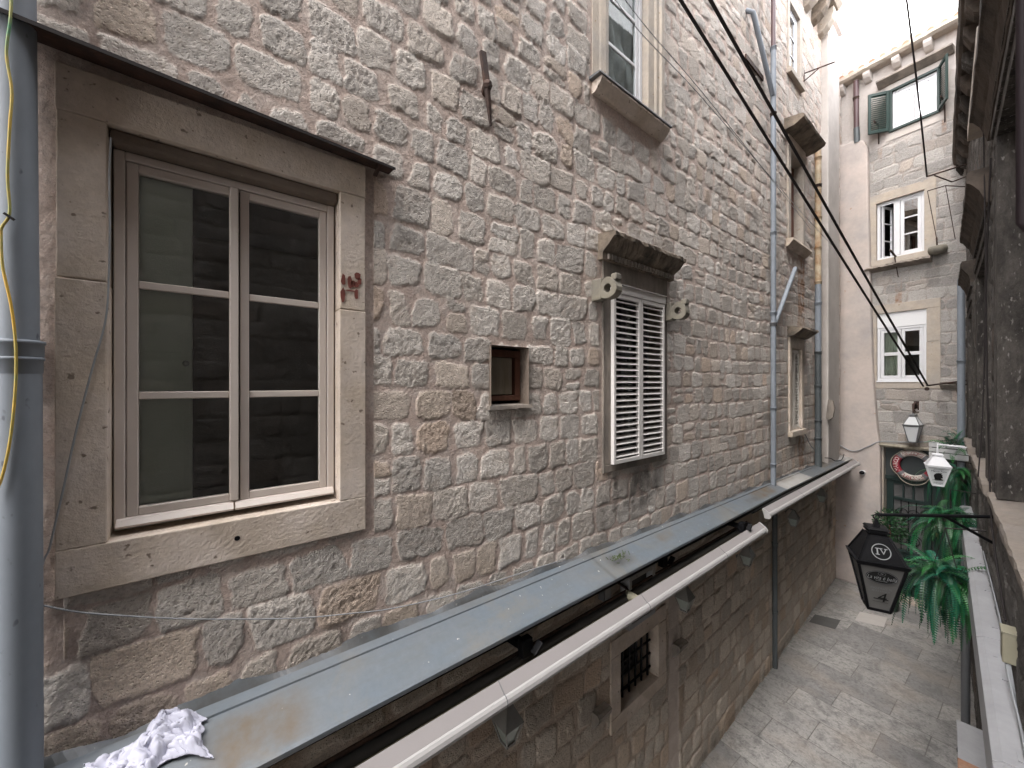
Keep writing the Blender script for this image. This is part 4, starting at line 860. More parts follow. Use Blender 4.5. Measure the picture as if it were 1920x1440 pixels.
MB().box(EW, W1[0] - .1, W1[1] + .12, W1[2] - .22, W1[2] - t_ - .002, -.02, .014).build('apron', 'plaster_white', r)
for x in (1648, 1772):
    u = EW.U(x); zt = EW.Z(x, 235 if x < 1700 else 190); m = MB(); m.bar(EW.P(u, zt - .42, .01), EW.P(u, zt, .04), .02, .02); m.bar(EW.P(u, zt, -.02), EW.P(u, zt - .01, .3), .018, .03); m.build('iron_holder', 'iron', r)
# middle window
r = thing('half_open_window', 'white window with one leaf swung open and weathered projecting sill', 'window', EW.P((W2[0] + W2[1]) / 2, W2[2], 0))
surround(r, EW, *W2, .17, .19, .12, -.25, .014, 'trim_pale', sill_out=.02)
room(r, EW, *W2, -.25, .8)
casement(r, EW, W2[0] + .002, W2[1] - .002, W2[2] + .002, W2[3] - .002, -.05, 'white', rows=3, leaves=2, fw=.05, sw=.055, bar=.03, skip=(0,), glass='glass_sky')
wl = (W2[1] - W2[0] - .1) / 2; FO = swing(EW, W2[0] + .06, -.1, RD(74), 1)
FO = Fr(FO.O, (EW.u[0] * .26 - EW.n[0] * .965, EW.u[1] * .26 - EW.n[1] * .965), (EW.n[0] * .26 + EW.u[0] * .965, EW.n[1] * .26 + EW.u[1] * .965))
m = MB(); za, zb = W2[2] + .06, W2[3] - .06
m.box(FO, 0, .05, za, zb, 0, .03); m.box(FO, wl - .05, wl, za, zb, 0, .03); m.box(FO, .05, wl - .05, za, za + .05, 0, .03); m.box(FO, .05, wl - .05, zb - .05, zb, 0, .03)
for q in (1, 2): m.box(FO, .05, wl - .05, za + (zb - za) * q / 3 - .012, za + (zb - za) * q / 3 + .012, .005, .026)
so = m.build('open_sash', 'white', r, .003); MB().box(FO, .046, wl - .046, za + .046, zb - .046, .012, .016).build('pane', 'glass', so)
mid = W2[0] + .05 + wl; MB().box(EW, mid - .1, mid - .002, W2[2] + .053, W2[3] - .053, -.09, -.045).build('mullion', 'white', r, .003)
zs_ = W2[2] - .12; MB().mould(EW, [(0, zs_ - .14), (0, zs_ - .0), (.17, zs_ - .03), (.19, zs_ - .07), (.12, zs_ - .1)], W2[0] - .16, W2[1] + .12, 24, .012).build('ledge_stone', 'trim_grey', r)
k_ = EW.U(1680); zt = W2[2] + .05; m = MB(); m.tube([EW.P(k_, zt - .05, .0), EW.P(k_ - .02, zt + .05, .28)], .02, 6); m.tube([EW.P(k_ + .04, zt - .5, .02), EW.P(k_ + .01, zt, .16)], .009, 6); m.build('iron_holder', 'iron', r)
# lower window
r = thing('curtained_window', 'white four-pane window with green curtain and pale orange stone surround', 'window', EW.P((W3[0] + W3[1]) / 2, W3[2], 0))
surround(r, EW, *W3, .2, .19, .14, -.22, .014, 'trim_pale', split=.55)
zt = W3[3] - .32; MB().box(EW, W3[0] + .002, W3[1] - .002, zt + .002, W3[3] - .002, -.09, -.02).build('roller_box', 'roller', r, .003)
casement(r, EW, W3[0] + .002, W3[1] - .002, W3[2] + .03, zt, -.03, 'white', rows=2, leaves=2, fw=.05, sw=.055, bar=.07)
MB().mould(EW, [(-.1, W3[2]), (-.1, W3[2] + .028), (.02, W3[2] + .028), (.03, W3[2])], W3[0], W3[1]).build('sill_board', 'white', r)
room(r, EW, *W3, -.22, 1.2)
for cu, (a, b) in enumerate(((.02, .44), (.93, 1.0))):
    k = 60; ua, ub = W3[0] + (W3[1] - W3[0]) * a, W3[0] + (W3[1] - W3[0]) * b; m = MB()
    vs = [EW.P(ua + (ub - ua) * i / k, z, -.2 + .022 * math.sin(i * .9) + .008 * math.sin(i * 2.3)) for z in (W3[2], zt) for i in range(k + 1)]
    m.add(vs, [(i, i + 1, k + 2 + i, k + 1 + i) for i in range(k)], True); m.build('curtain', 'curtain', r)
# plastered chimney breast against the end house
pts = [(1577, 1078), (1577, 285), (1581, 270), (1600, 264), (1618, 262), (1626, 275), (1628, 400), (1632, 560), (1636, 700), (1643, 790), (1650, 845), (1652, 1082)]
pl = [EW.pix(x, y, .13) for x, y in pts]; pl[0] = (pl[0][0], 0); pl[-1] = (pl[-1][0], 0)
pl = [(u if i > 2 else u - .25, z) for i, (u, z) in enumerate(pl)]
o = MB().prism(EW, pl, -.05, .13).build('plastered_flue', 'plaster', bevel=.03); tag(o, 'tapering pink plastered flue with rounded top against the end house', 'flue')
r = pipe('downpipe', 'short maroon downpipe from the end house gutter', EW, [('pipe_brown', .048, [(EW.U(1605, .1), ze - .05, .1), (EW.U(1606, .1), EW.Z(1606, 240, .1), .1)]), ('pipe_dark', .055, [(EW.U(1606, .1), EW.Z(1606, 240, .1), .1), (EW.U(1607, .1), EW.Z(1607, 268, .1), .1)])], [(EW.U(1605, .1), EW.Z(1605, 185, .1), .1, .056, 'iron')])
# ------------------------------------------------------------------ door of the end house
r = thing('double_door', 'dark green double door with ironwork glazing and slate transom panel', 'door', EW.P((DR[0] + DR[1]) / 2, 0, 0))
ztr = EW.Z(1700, 897); du = (DR[1] - DR[0])
MB().box(EW, DR[0] - .17, DR[0], 0, DR[3], -.28, .015).build('stone_jamb', 'trim_pale', r, .01)
MB().mould(EW, [(-.2, DR[3]), (-.2, DR[3] + .075), (.1, DR[3] + .07), (.13, DR[3] + .04), (.1, DR[3])], DR[0] - .22, DR[1] + .1, 12, .008).build('lintel_beam', 'wood_grey', r)
MB().box(EW, DR[0], DR[1], ztr, DR[3], -.2, -.12).build('transom_panel', 'doorpanel', r, .004)
MB().box(EW, DR[0], DR[1], ztr - .09, ztr, -.2, -.09).build('transom_rail', 'door', r, .004)
lw_ = du / 2
for i in range(2):
    a = DR[0] + lw_ * i + .012; b = a + lw_ - .024; m = MB(); st = .11; z1 = ztr - .095; zk = z1 - .36; zb = .95; n0, n1 = -.2, -.13
    m.box(EW, a, a + st, .01, z1, n0, n1); m.box(EW, b - st, b, .01, z1, n0, n1); m.box(EW, a + st, b - st, .01, zb, n0, n1 - .015); m.box(EW, a + st, b - st, zb, zb + .06, n0, n1)
    m.box(EW, a + st, b - st, z1 - .07, z1, n0, n1); m.box(EW, a + st, b - st, zk - .06, zk, n0, n1)
    w_ = (b - a - 2 * st)
    for q in (1, 2): m.box(EW, a + st + w_ * q / 3 - .015, a + st + w_ * q / 3 + .015, zk, z1 - .07, n0, n1)
    lf = m.build('door_leaf', 'door', r, .004)
    MB().box(EW, a + st, b - st, zb + .06, z1 - .07, n0 + .02, n0 + .03).build('pane', 'doorglass', lf)
    m = MB(); zt_ = zk - .06
    for q in range(1, 4): m.tube([EW.P(a + st + w_ * q / 4, zb + .06, -.155), EW.P(a + st + w_ * q / 4, zt_, -.155)], .008, 6)
    for (cz, rr, sgn) in ((zb + .3, .13, 1), (zt_ - .28, .15, -1)):
        for cx_ in (.3, .7):
            m.tube([EW.P(a + st + w_ * cx_ + rr * (1 - t * .03) * math.cos(t * .5) * .9, cz + sgn * rr * (1 - t * .03) * math.sin(t * .5), -.15) for t in range(22)], .007, 5)
    m.build('iron_scrollwork', 'black', lf)
u = DR[0] + lw_ + .05; MB().box(EW, u, u + .045, 1.45, 1.72, -.13, -.115).build('handle_plate', 'brass', r, .004); MB().tube([EW.P(u + .02, 1.64, -.12), EW.P(u + .02, 1.64, -.07), EW.P(u + .12, 1.63, -.065)], .01, 8).build('handle', 'brass', r)
MB().box(EW, DR[0], DR[1], 0, DR[3], -.5, -.22).build('dark_hall', 'room', r)
MB().mould(EW, [(-.2, 0), (-.2, .06), (.12, .06), (.14, .05), (.14, 0)], DR[0] - .1, DR[1] + .1, 6, .004).build('doorstep', 'trim_pale', r)
# ------------------------------------------------------------------ lifebuoy
cu, cz = EW.pix(1710, 874, .05); Rr, rr = .262, .062
r = thing('lifebuoy', 'red and white lifebuoy lettered WELCOME DUBROVNIK over the dark door', 'lifebuoy', EW.P(cu, cz - .3, .05))
def ring_pt(an, ri, ph, n0=-.03): return EW.P(cu + math.cos(an) * (Rr + ri * math.cos(ph)), cz + math.sin(an) * (Rr + ri * math.cos(ph)), n0 + ri * .8 * math.sin(ph))
def ring_arc(a0, a1, ri, mat, name, seg=20):
    m = MB(); k = 14; vs = [ring_pt(a0 + (a1 - a0) * i / seg, ri, 2 * PI * j / k) for i in range(seg + 1) for j in range(k)]
    m.add(vs, [(i * k + j, i * k + (j + 1) % k, (i + 1) * k + (j + 1) % k, (i + 1) * k + j) for i in range(seg) for j in range(k)], True); return m.build(name, mat, r)
S4 = [RD(45), RD(135), RD(225), RD(315)]
for i, (mt, a) in enumerate((('buoy', 45), ('red', 135), ('buoy', 225), ('red', 315))): ring_arc(RD(a), RD(a + 90), rr, mt, 'ring_quarter')
for a in S4: ring_arc(a - RD(7), a + RD(7), rr + .004, 'strap', 'strap', 6)
def ring_text(txt, mid, step, flip, mat, size=.104):
    m = MB(); n = len(txt)
    for i, chh in enumerate(txt):
        an = mid + (-1 if not flip else 1) * RD(step) * (i - (n - 1) / 2)
        vs, fs = text_geo(chh, size); ph0 = Vector((math.cos(an), math.sin(an)))
        rad = Vector((ph0.x, ph0.y)); tan = Vector((-ph0.y, ph0.x))
        ax, ay = (-tan, rad) if not flip else (tan, -rad)
        out = []
        for v in vs:
            q = ax * v.x * .85 + ay * v.y; u_, z_ = cu + ph0.x * Rr + q.x, cz + ph0.y * Rr + q.y
            dd = math.hypot(u_ - cu, z_ - cz) - Rr; out.append(EW.P(u_, z_, -.03 + .8 * math.sqrt(max(rr * rr - dd * dd, 0)) + .003))
        m.add(out, fs)
    m.build('lettering', mat, r)
ring_text('WELCOME', RD(90), 10.5, False, 'redtext'); ring_text('DUBROVNIK', RD(270), 8.7, True, 'redtext'); ring_text('MARCO', RD(180), 13, False, 'whitetext'); ring_text('POLO', RD(0), 13, False, 'whitetext')
m = MB()
for i, a in enumerate(S4):
    b = a + RD(90); pts = [EW.P(cu + math.cos(a + (b - a) * t / 12) * (Rr + rr + .004 + .075 * math.sin(PI * t / 12) * (1.0 if i == 2 else .25)), cz + math.sin(a + (b - a) * t / 12) * (Rr + rr + .004 + .075 * math.sin(PI * t / 12) * (1.0 if i == 2 else .25)) - (.0), -.01) for t in range(13)]
    m.tube(pts, .007, 6)
m.build('grab_rope', 'rope', r)
# ------------------------------------------------------------------ lanterns
def frustum(m, c, ax, ay, z0, w0, z1, w1, inset=None):
    """square frustum about c; ax, ay unit horizontal axes"""
    ax, ay = Vector(ax), Vector(ay); up = V(0, 0, 1)
    q = lambda w, z: [c + up * z + ax * sx_ * w + ay * sy_ * w for sx_, sy_ in ((-1, -1), (1, -1), (1, 1), (-1, 1))]
    return m.hexa(q(w0, z0) + q(w1, z1))
def lantern(name, label, c, face, h, w, mats, group=None, bars=.012):
    """c: bottom centre; face: unit vector the lettered face looks to. body tapers to the foot, hipped roof, vent collar, finial"""
    fm, gm, rm = mats; r = thing(name, label, 'lantern', c, group); ay = Vector(face); ax = Vector((0, 0, 1)).cross(ay)
    hb, hr = h * .53, h * .31; wb, wt = w * .22, w * .46
    m = MB(); frustum(m, c, ax, ay, .012, wb * .96, hb, wt * .96); m.build('glass_body', gm, r)
    m = MB(); up = V(0, 0, 1)
    for sx_, sy_ in ((-1, -1), (1, -1), (1, 1), (-1, 1)): m.bar(c + up * .0 + ax * sx_ * wb + ay * sy_ * wb, c + up * hb + ax * sx_ * wt + ay * sy_ * wt, bars, bars, ay)
    frustum(m, c, ax, ay, -.012, wb * 1.06, .012, wb * 1.06); m.build('frame_bars', fm, r)
    m = MB(); frustum(m, c, ax, ay, hb - .004, wt * 1.03, hb + .006, wt * 1.10); frustum(m, c, ax, ay, hb + .006, wt * 1.10, hb + .035, wt * 1.16); m.build('rim', fm, r)
    m = MB(); frustum(m, c, ax, ay, hb + .035, wt * 1.02, hb + hr, wb * .95); ro = m.build('roof', rm, r)
    for sx_, sy_ in ((-1, -1), (1, -1), (1, 1), (-1, 1)): m = MB(); m.bar(c + up * (hb + .035) + ax * sx_ * wt * 1.02 + ay * sy_ * wt * 1.02, c + up * (hb + hr) + ax * sx_ * wb * .95 + ay * sy_ * wb * .95, bars * .8, bars * .8, ay); m.build('hip_ridge', fm, ro)
    z0 = hb + hr; m = MB(); frustum(m, c, ax, ay, z0, wb * .78, z0 + h * .03, wb * .78); frustum(m, c, ax, ay, z0 + h * .03, wb * 1.0, z0 + h * .045, wb * 1.0); frustum(m, c, ax, ay, z0 + h * .045, wb * .85, z0 + h * .065, wb * .8); frustum(m, c, ax, ay, z0 + h * .065, wb * 1.05, z0 + h * .085, wb * .9); m.build('vent_collar', fm, r)
    m = MB(); frustum(m, c, ax, ay, z0 + h * .085, wb * .3, z0 + h * .16, wb * .12); m.build('finial', fm, r)
    def facept(x, z, off=.004):      # point on the lettered face of body or roof
        if z <= hb: w_ = wb + (wt - wb) * z / hb
        else: w_ = wt * 1.02 + (wb * .95 - wt * 1.02) * (z - hb - .035) / (hr - .035)
        return c + up * z + ax * x + ay * (w_ + off)
    return r, facept, ax, ay, hb, hr, wt, wb
def ell(m, fp, x, z, rx, rz, n=32, off=.005):
    vs = [fp(x + math.cos(2 * PI * i / n) * rx, z + math.sin(2 * PI * i / n) * rz, off) for i in range(n)]; m.add(vs, [list(range(n))])
def ellring(m, fp, x, z, rx, rz, w, n=36, off=.006):
    vs = [fp(x + math.cos(2 * PI * i / n) * (rx + s), z + math.sin(2 * PI * i / n) * (rz + s), off) for s in (0, w) for i in range(n)]
    m.add(vs, [(i, (i + 1) % n, n + (i + 1) % n, n + i) for i in range(n)])
def face_text(r, fp, name, items, mat, off=.007):
    m = MB()
    for txt, size, x, z, shear, sx_ in items:
        vs, fs = text_geo(txt, size, shear=shear); m.add([fp(x + v.x * sx_, z + v.y, off) for v in vs], fs)
    m.build(name, mat, r)
# big black hanging lantern and its bracket
tip = at(1643, 965, 3.55); root_ = RW.P(5.40, 3.44, 0)
br = thing('lantern_bracket', 'long black iron bracket carrying the big black lantern', 'bracket', root_)
MB().tube([root_, tip + (root_ - tip) * .05, tip], [.016, .014, .012], 8).build('arm', 'black', br)
pb = RW.P(5.40, 3.20, 0); MB().tube([pb, root_ + (tip - root_) * .42], .013, 8).build('stay', 'black', br)
MB().bar(root_ + V(.0, 0, .06), pb - V(0, 0, .03), .03, .012, (1, 0, 0)).build('wall_plate', 'black', br)
MB().tube([tip + V(math.cos(t * .6) * .022, 0, -.022 + math.sin(t * .6) * .022) for t in range(0, 9)], .006, 6).build('hook', 'black', br)
hL = .80; cL = tip - V(0, 0, .045 + hL); tow = (Vector((0, 0, 0)) - Vector((cL.x, cL.y, 0))).normalized(); fa = Matrix.Rotation(RD(14), 3, 'Z') @ tow
r, fp, ax, ay, hb, hr, wt, wb = lantern('hanging_lantern', 'big black lantern sign marked IV and 4 hanging from the long bracket', cL, fa, hL, .345, ('black', 'smoked', 'black'), bars=.02)
m = MB(); ell(m, fp, 0, hb * .77, .108, .062); o1 = m.build('oval_plate', 'blacktext', r)
m = MB(); ellring(m, fp, 0, hb * .77, .100, .055, .0035); ellring(m, fp, 0, hb * .77 + .034, .024, .016, .002); m.build('oval_rings', 'strap', o1)
face_text(r, fp, 'oval_lettering', [('IV', .022, 0, hb * .77 + .034, 0, 1), ('La vita è bella', .05, 0, hb * .77 - .006, .3, .72), ('DUBROVNIK', .014, 0, hb * .77 - .034, 0, 1)], 'greytext', .008)
face_text(r, fp, 'slogan_lettering', [('UNIQUE PLACE TO', .026, 0, hb * .515, 0, .66), ('RELAX & ENJOY', .026, 0, hb * .455, 0, .66)], 'strap')
face_text(r, fp, 'number_four', [('4', .125, .01, hb * .31, .12, 1.05)], 'blacktext')
m = MB(); m.add([fp(x, z, .008) for x, z in ((-.045, hb * .265), (.055, hb * .265), (.055, hb * .285), (-.045, hb * .285))], [(0, 1, 2, 3)]); m.add([fp(x, z, .008) for x, z in ((-.05, hb * .205), (.055, hb * .205), (.055, hb * .21), (-.05, hb * .21))], [(0, 1, 2, 3)]); m.build('number_underline', 'blacktext', r)
m = MB(); ellring(m, fp, 0, hb + hr * .52, .060, .056, .007, off=.012); m.build('roof_ring', 'greytext', r)
face_text(r, fp, 'roof_numeral', [('I', .07, -.026, hb + hr * .52, 0, 1.5), ('V', .07, .014, hb + hr * .52, 0, 1.15)], 'greytext', .013)
m = MB()
for x0, x1, zz in ((-.04, -.012, .021), (-.04, -.012, -.026), (-.014, .01, .021), (.02, .044, .021)): m.add([fp(x, hb + hr * .52 + z, .0135) for x, z in ((x0, zz), (x1, zz), (x1, zz + .006), (x0, zz + .006))], [(0, 1, 2, 3)])
m.build('numeral_serifs', 'greytext', r)
MB().tube([cL + V(0, 0, hL * .98), tip - V(0, 0, .03)], .006, 6).build('hanger', 'black', r)
# white lantern over the door
cu_, cz_ = EW.pix(1712, 829, .22); r, fp, *_ = lantern('wall_lantern', 'white panelled lantern fixed to the stones above the dark double door', EW.P(cu_, cz_, .22), Vector((EW.n[0], EW.n[1], 0)), .62, .25, ('steel_dark', 'frosted', 'frosted'), bars=.014)
m = MB(); m.tube([EW.P(cu_, cz_ + .70, -.02), EW.P(cu_, cz_ + .80, .08), EW.P(cu_, cz_ + .78, .2), EW.P(cu_, cz_ + .6, .22)], [.03, .022, .022, .014], 8); m.build('scroll_arm', 'iron', r)
m = MB(); m.box(EW, cu_ - .04, cu_ + .04, cz_ + .6, cz_ + .84, -.02, .012); m.build('wall_plate', 'iron', r)
# white lantern sign with a bust
cB = at(1758, 909, 5.7); tow = Vector((-cB.x, -cB.y, 0)).normalized(); fb = Matrix.Rotation(RD(6), 3, 'Z') @ tow
r, fp, ax, ay, hb, hr, wt, wb = lantern('lantern_sign', 'white lantern sign with dark bust emblem hanging beside the ferns', cB, fb, .50, .25, ('white', 'frosted', 'white'), bars=.014)
face_text(r, fp, 'sign_lettering', [('Marco Polo', .042, 0, hb * .82, .1, .78), ('RESTAURANT', .018, 0, hb * .91, 0, .9), ('DUBROVNIK', .02, 0, hb * .16, 0, .8), ('CROATIA', .016, 0, hb * .09, 0, .8)], 'blacktext')
m = MB(); B = [(-.05, .33), (-.045, .40), (-.055, .47), (-.06, .56), (-.05, .64), (-.03, .70), (.0, .725), (.035, .72), (.048, .69), (.03, .67), (.04, .64), (.052, .60), (.045, .575), (.05, .55), (.045, .52), (.055, .49), (.05, .45), (.03, .43), (.03, .40), (.06, .36), (.055, .33)]
m.add([fp(x * .8, z * hb, .006) for x, z in B], [list(range(len(B)))]); m.add([fp(x, z * hb, .006) for x, z in ((-.065, .30), (.065, .30), (.045, .32), (-.045, .32))], [(0, 1, 2, 3)]); m.build('bust_emblem', 'blacktext', r)
pr = RW.P(8.7, cB.z + .56, 0); MB().tube([pr, cB + V(0, 0, .60), cB + V(0, 0, .46)], .014, 8).build('hanging_arm', 'white', r)
# ------------------------------------------------------------------ ferns
GRN = [(.006, .135, .042), (.004, .095, .05), (.02, .16, .032), (.002, .042, .022), (.005, .11, .062), (.012, .075, .02)]
def fern_mesh(rn, n, L, spread=1.0, rise=.6, lean=(0, 0), pairs=30, lw=.07, lo=-.35, hi=1.3, g=(1.4, 3.4)):
    m = MB(); cols = []
    for q in range(n):
        phi = rn.uniform(0, 2 * PI); el = rn.uniform(lo, hi) * rise; Lq = L * rn.uniform(.55, 1.1); d = V(math.cos(phi) * math.cos(el) * spread + lean[0], math.sin(phi) * math.cos(el) * spread + lean[1], math.sin(el)).normalized()
        p = V(rn.uniform(-.13, .13), rn.uniform(-.13, .13), rn.uniform(-.05, .06)); st = Lq / pairs; col = rn.choice(GRN); col = tuple(c * kk for c, kk in zip(col, [rn.uniform(.45, 1.25)] * 3)); grav = rn.uniform(*g) / pairs
        tw = rn.uniform(-.5, .5)
        for i in range(pairs):
            s = i / pairs; d = (d + V(0, 0, -grav * (.35 + s))).normalized(); p2 = p + d * st
            side = d.cross(V(0, 0, 1)); side = side.normalized() if side.length > .05 else V(math.cos(phi + 1.57), math.sin(phi + 1.57), 0)
            nrm = side.cross(d).normalized(); side = (side + nrm * tw * .6).normalized()
            l = lw * (math.sin(PI * min(1, s * .92 + .1)) ** .7) * (Lq / L) ** .5; w = st * .33
            for sg in (-1, 1):
                b = len(m.v); dr = (side * sg + d * .28 - nrm * .18 + V(0, 0, -.12)).normalized(); mid = p2 + dr * l * .55
                m.v += [p2 - d * w * .6, mid - d * w + nrm * .004, p2 + dr * l, mid + d * w * .8 + nrm * .004, p2 + d * w * .6]; m.f.append([b, b + 1, b + 2, b + 3, b + 4]); m.sm.append(False)
                k = (.75 + .5 * s); cols += [(col[0] * k, col[1] * k, col[2] * k, 1)] * 5
            b = len(m.v); m.v += [p - side * .003, p + side * .003, p2 + side * .003, p2 - side * .003]; m.f.append([b, b + 1, b + 2, b + 3]); m.sm.append(False); cols += [(.03, .09, .03, 1)] * 4
            p = p2
    return m, cols
def fern(label, c, n, L, seed, group, pot=True, hang=0, **kw):
    rn = random.Random(seed); r = thing('hanging_fern', label, 'fern', c, group); m, cols = fern_mesh(rn, n, L, **kw)
    if hang:
        m2, c2 = fern_mesh(rn, hang, L * 1.55, spread=.8, rise=1, lw=kw.get('lw', .05), pairs=int(kw.get('pairs', 30) * 1.4), lo=-1.3, hi=.5, g=(3.2, 6.5)); m.add(m2.v, m2.f); cols = cols + c2
    m.v = [v + Vector(c) for v in m.v]; m.build('fronds', 'fern', r, cols=cols)
    if pot:
        MB().lathe(Vector(c) - V(0, 0, .2), [(.02, 0), (.09, .0), (.13, .17), (.135, .2), (.11, .2)], 16).build('pot', 'pot', r)
    return r
GF = 'bright green ferns hanging along the alley'
c = at(1772, 1078, 4.1); r = fern('largest bright green hanging fern with long drooping fronds beside the big black lantern', c, 120, .46, 3, GF, hang=90, lw=.046, pairs=20, rise=.8)
w_ = RW.P(6.2, c.z + .55, 0); m = MB(); m.tube([c + V(.1, 0, 0), c + V(0, 0, .5)], .004, 5); m.tube([c + V(-.1, 0, 0), c + V(0, 0, .5)], .004, 5); m.tube([w_, c + V(0, 0, .5)], .008, 6); m.build('hanger', 'wire_dark', r)
c = at(1782, 972, 5.3); r = fern('mid-sized leafy fern between the long lantern bracket and the white bust lantern', c, 90, .46, 5, GF, hang=60, lw=.05, pairs=18, rise=.8)
w_ = RW.P(8.0, c.z + .4, 0); MB().tube([w_, c + V(0, 0, .4), c], .007, 6).build('hanger', 'wire_dark', r)
c = at(1793, 888, 6.2); r = fern('dark trailing fern under the slatted planter box', c, 50, .40, 8, GF, hang=80, lw=.036, pairs=24)
w_ = RW.P(9.4, c.z + .2, 0); MB().tube([w_, c + V(0, 0, .2), c], .007, 6).build('hanger', 'wire_dark', r)
# planter box
pc = at(1787, 845, 7.0); A_ = Fr((pc.x, pc.y), EW.u, EW.n); r = thing('planter_box', 'grey slatted planter box above the white bust lantern', 'planter', pc)
m = MB(); z0 = pc.z - .13
for i in range(3): m.box(A_, -.28, .27, z0 + i * .088, z0 + i * .088 + .074, .10, .125)
m.build('front_slats', 'planter', r, .004)
m = MB(); m.box(A_, -.28, .27, z0 - .02, z0 - .002, -.13, .125); m.box(A_, -.28, -.26, z0, z0 + .25, -.13, .098); m.box(A_, .25, .27, z0, z0 + .25, -.13, .098); m.box(A_, -.26, .25, z0, z0 + .25, -.13, -.11); m.build('box_body', 'planter', r)
MB().box(A_, -.25, .245, z0 + .0, z0 + .22, -.105, .095).build('soil', 'pot', r)
m = MB(); m.tube([A_.P(.27, z0 + .27, .05), A_.P(.42, z0 + .27, .05)], .012, 6); m.build('fixing_bar', 'iron', r)
fern('leafy fern standing upright in the slatted planter box', A_.P(.06, z0 + .22, 0), 44, .40, 12, GF, pot=False, rise=1.1, lw=.055, pairs=14)
# dark potted shrub by the door
c = at(1668, 985, 7.85); r = thing('potted_shrub', 'small dark leafy shrub in front of the dark double door', 'shrub', (c.x, c.y, 0)); rn = random.Random(5); m = MB(); cols = []
for i in range(900):
    v = V(rn.gauss(0, 1), rn.gauss(0, 1), rn.gauss(0, 1)).normalized() * (.26 * rn.random() ** .4); p = c + V(v.x, v.y, v.z * 1.25); d = (v.normalized() + V(rn.gauss(0, .5), rn.gauss(0, .5), rn.gauss(0, .5) + .2)).normalized(); s = d.cross(V(rn.gauss(0, 1), rn.gauss(0, 1), .3)).normalized()
    b = len(m.v); l = .06; m.v += [p, p + d * l * .5 + s * .013, p + d * l, p + d * l * .5 - s * .013]; m.f.append([b, b + 1, b + 2, b + 3]); m.sm.append(False); k = rn.uniform(.5, 1.5); cols += [(.015 * k, .06 * k, .018 * k, 1)] * 4
m.build('leaves', 'leaf', r, cols=cols)
MB().tube([V(c.x, c.y, .4), V(c.x + .02, c.y, 1.3), c], [.025, .02, .012], 8).build('trunk', 'wood_old', r)
MB().lathe(V(c.x, c.y, 0), [(.10, 0), (.13, .02), (.15, .36), (.165, .38), (.13, .38)], 18).build('pot', 'pot', r)
# camera dome on the plaster
cu_, cz_ = EW.pix(1617, 886, .16); r = thing('security_camera', 'small white dome security camera on the pink plaster', 'camera', EW.P(cu_, cz_, .13)); MB().lathe(EW.P(cu_, cz_, .128), [(.05, 0), (.055, .03), (.05, .05)], 14, axis=(EW.n[0], EW.n[1], 0)).build('base', 'white', r); MB().lathe(EW.P(cu_, cz_, .178), [(.045, 0), (.04, .03), (.02, .048), (.002, .052)], 14, axis=(EW.n[0], EW.n[1], 0)).build('dome', 'black', r)
# stone basin and iron frames beside the middle window
cu_, cz_ = EW.pix(1758, 468, .1); r = thing('stone_basin', 'small round stone basin bracket with an iron pin on the end house', 'stone bracket', EW.P(cu_, cz_, 0)); MB().lathe(EW.P(cu_, cz_ - .1, .1), [(.05, 0), (.12, .03), (.14, .1), (.13, .16), (.05, .165)], 14).build('bowl', 'basin', r); MB().tube([EW.P(cu_, cz_, .12), EW.P(cu_ - .01, cz_ + .24, .12)], .014, 6).build('pin', 'iron', r)
cu_, cz_ = EW.pix(1777, 722, .1); r = thing('stone_corbel', 'small stained stone corbel on the end house beside the four-pane window', 'corbel', EW.P(cu_, cz_, 0)); MB().mould(EW, [(-.02, cz_ - .08), (-.02, cz_ + .06), (.14, cz_ + .06), (.15, cz_), (.08, cz_ - .08)], cu_ - .1, cu_ + .12, 3, .005).build('block', 'trim_grey', r)
r = thing('drying_line', 'thin rusty hanging clothesline frame beside the half-open window', 'clothesline', RW.P(10.5, 6, 0))
q = [at(1739, 345 + 13, 7.0), at(1773, 335 + 13, 6.9), at(1811, 350, 6.9), at(1757, 452, 7.0), at(1791, 448, 6.9)]
m = MB(); m.tube([q[0], q[1], q[2]], .009, 6); m.build('arm', 'iron', r); m = MB(); m.tube([q[0], q[3]], .006, 5); m.tube([q[1], q[4]], .006, 5); m.build('rods', 'iron', r); m = MB(); m.tube([q[3], q[4]], .004, 5); m.build('line', 'wire_grey', r)
r = thing('clothesline_bracket', 'dark iron bracket holding the long dangling wire beneath the green shutters', 'bracket', RW.P(10.6, 7.5, 0), 'iron clothesline brackets')
q = [at(1738, 331, 6.9), at(1812, 308, 6.9), at(1752, 329, 6.9), at(1785, 341, 6.9), at(1812, 331, 6.9)]
MB().tube([q[0], q[1]], .014, 6).build('arm', 'iron', r); MB().tube([q[2], q[3], q[4]], .011, 6).build('stay', 'iron', r)
cable('steel_wire', 'dark steel wire dropping from above to the bracket under the green shutters', [at(1738, 331, 6.9), at(1722, 180, 6.2), at(1700, 0, 5.6), at(1688, -90, 5.3)], .012, 'wire_dark', cat='wire')
r = thing('clothesline_bracket', 'dark iron bracket with pulley holding the paired black lines', 'bracket', RW.P(10.8, 4.5, 0), 'iron clothesline brackets')
q0 = at(1738, 723, 7.1); MB().tube([q0, at(1823, 712, 7.1)], .016, 6).build('arm', 'iron', r); MB().tube([at(1778, 719, 7.1), at(1823, 722, 7.1)], .013, 6).build('stay', 'iron', r); MB().lathe(q0 - V(0, 0, .06), [(.03, -.01), (.035, 0), (.03, .01)], 12, axis=(0, 1, 0)).build('pulley', 'iron', r)
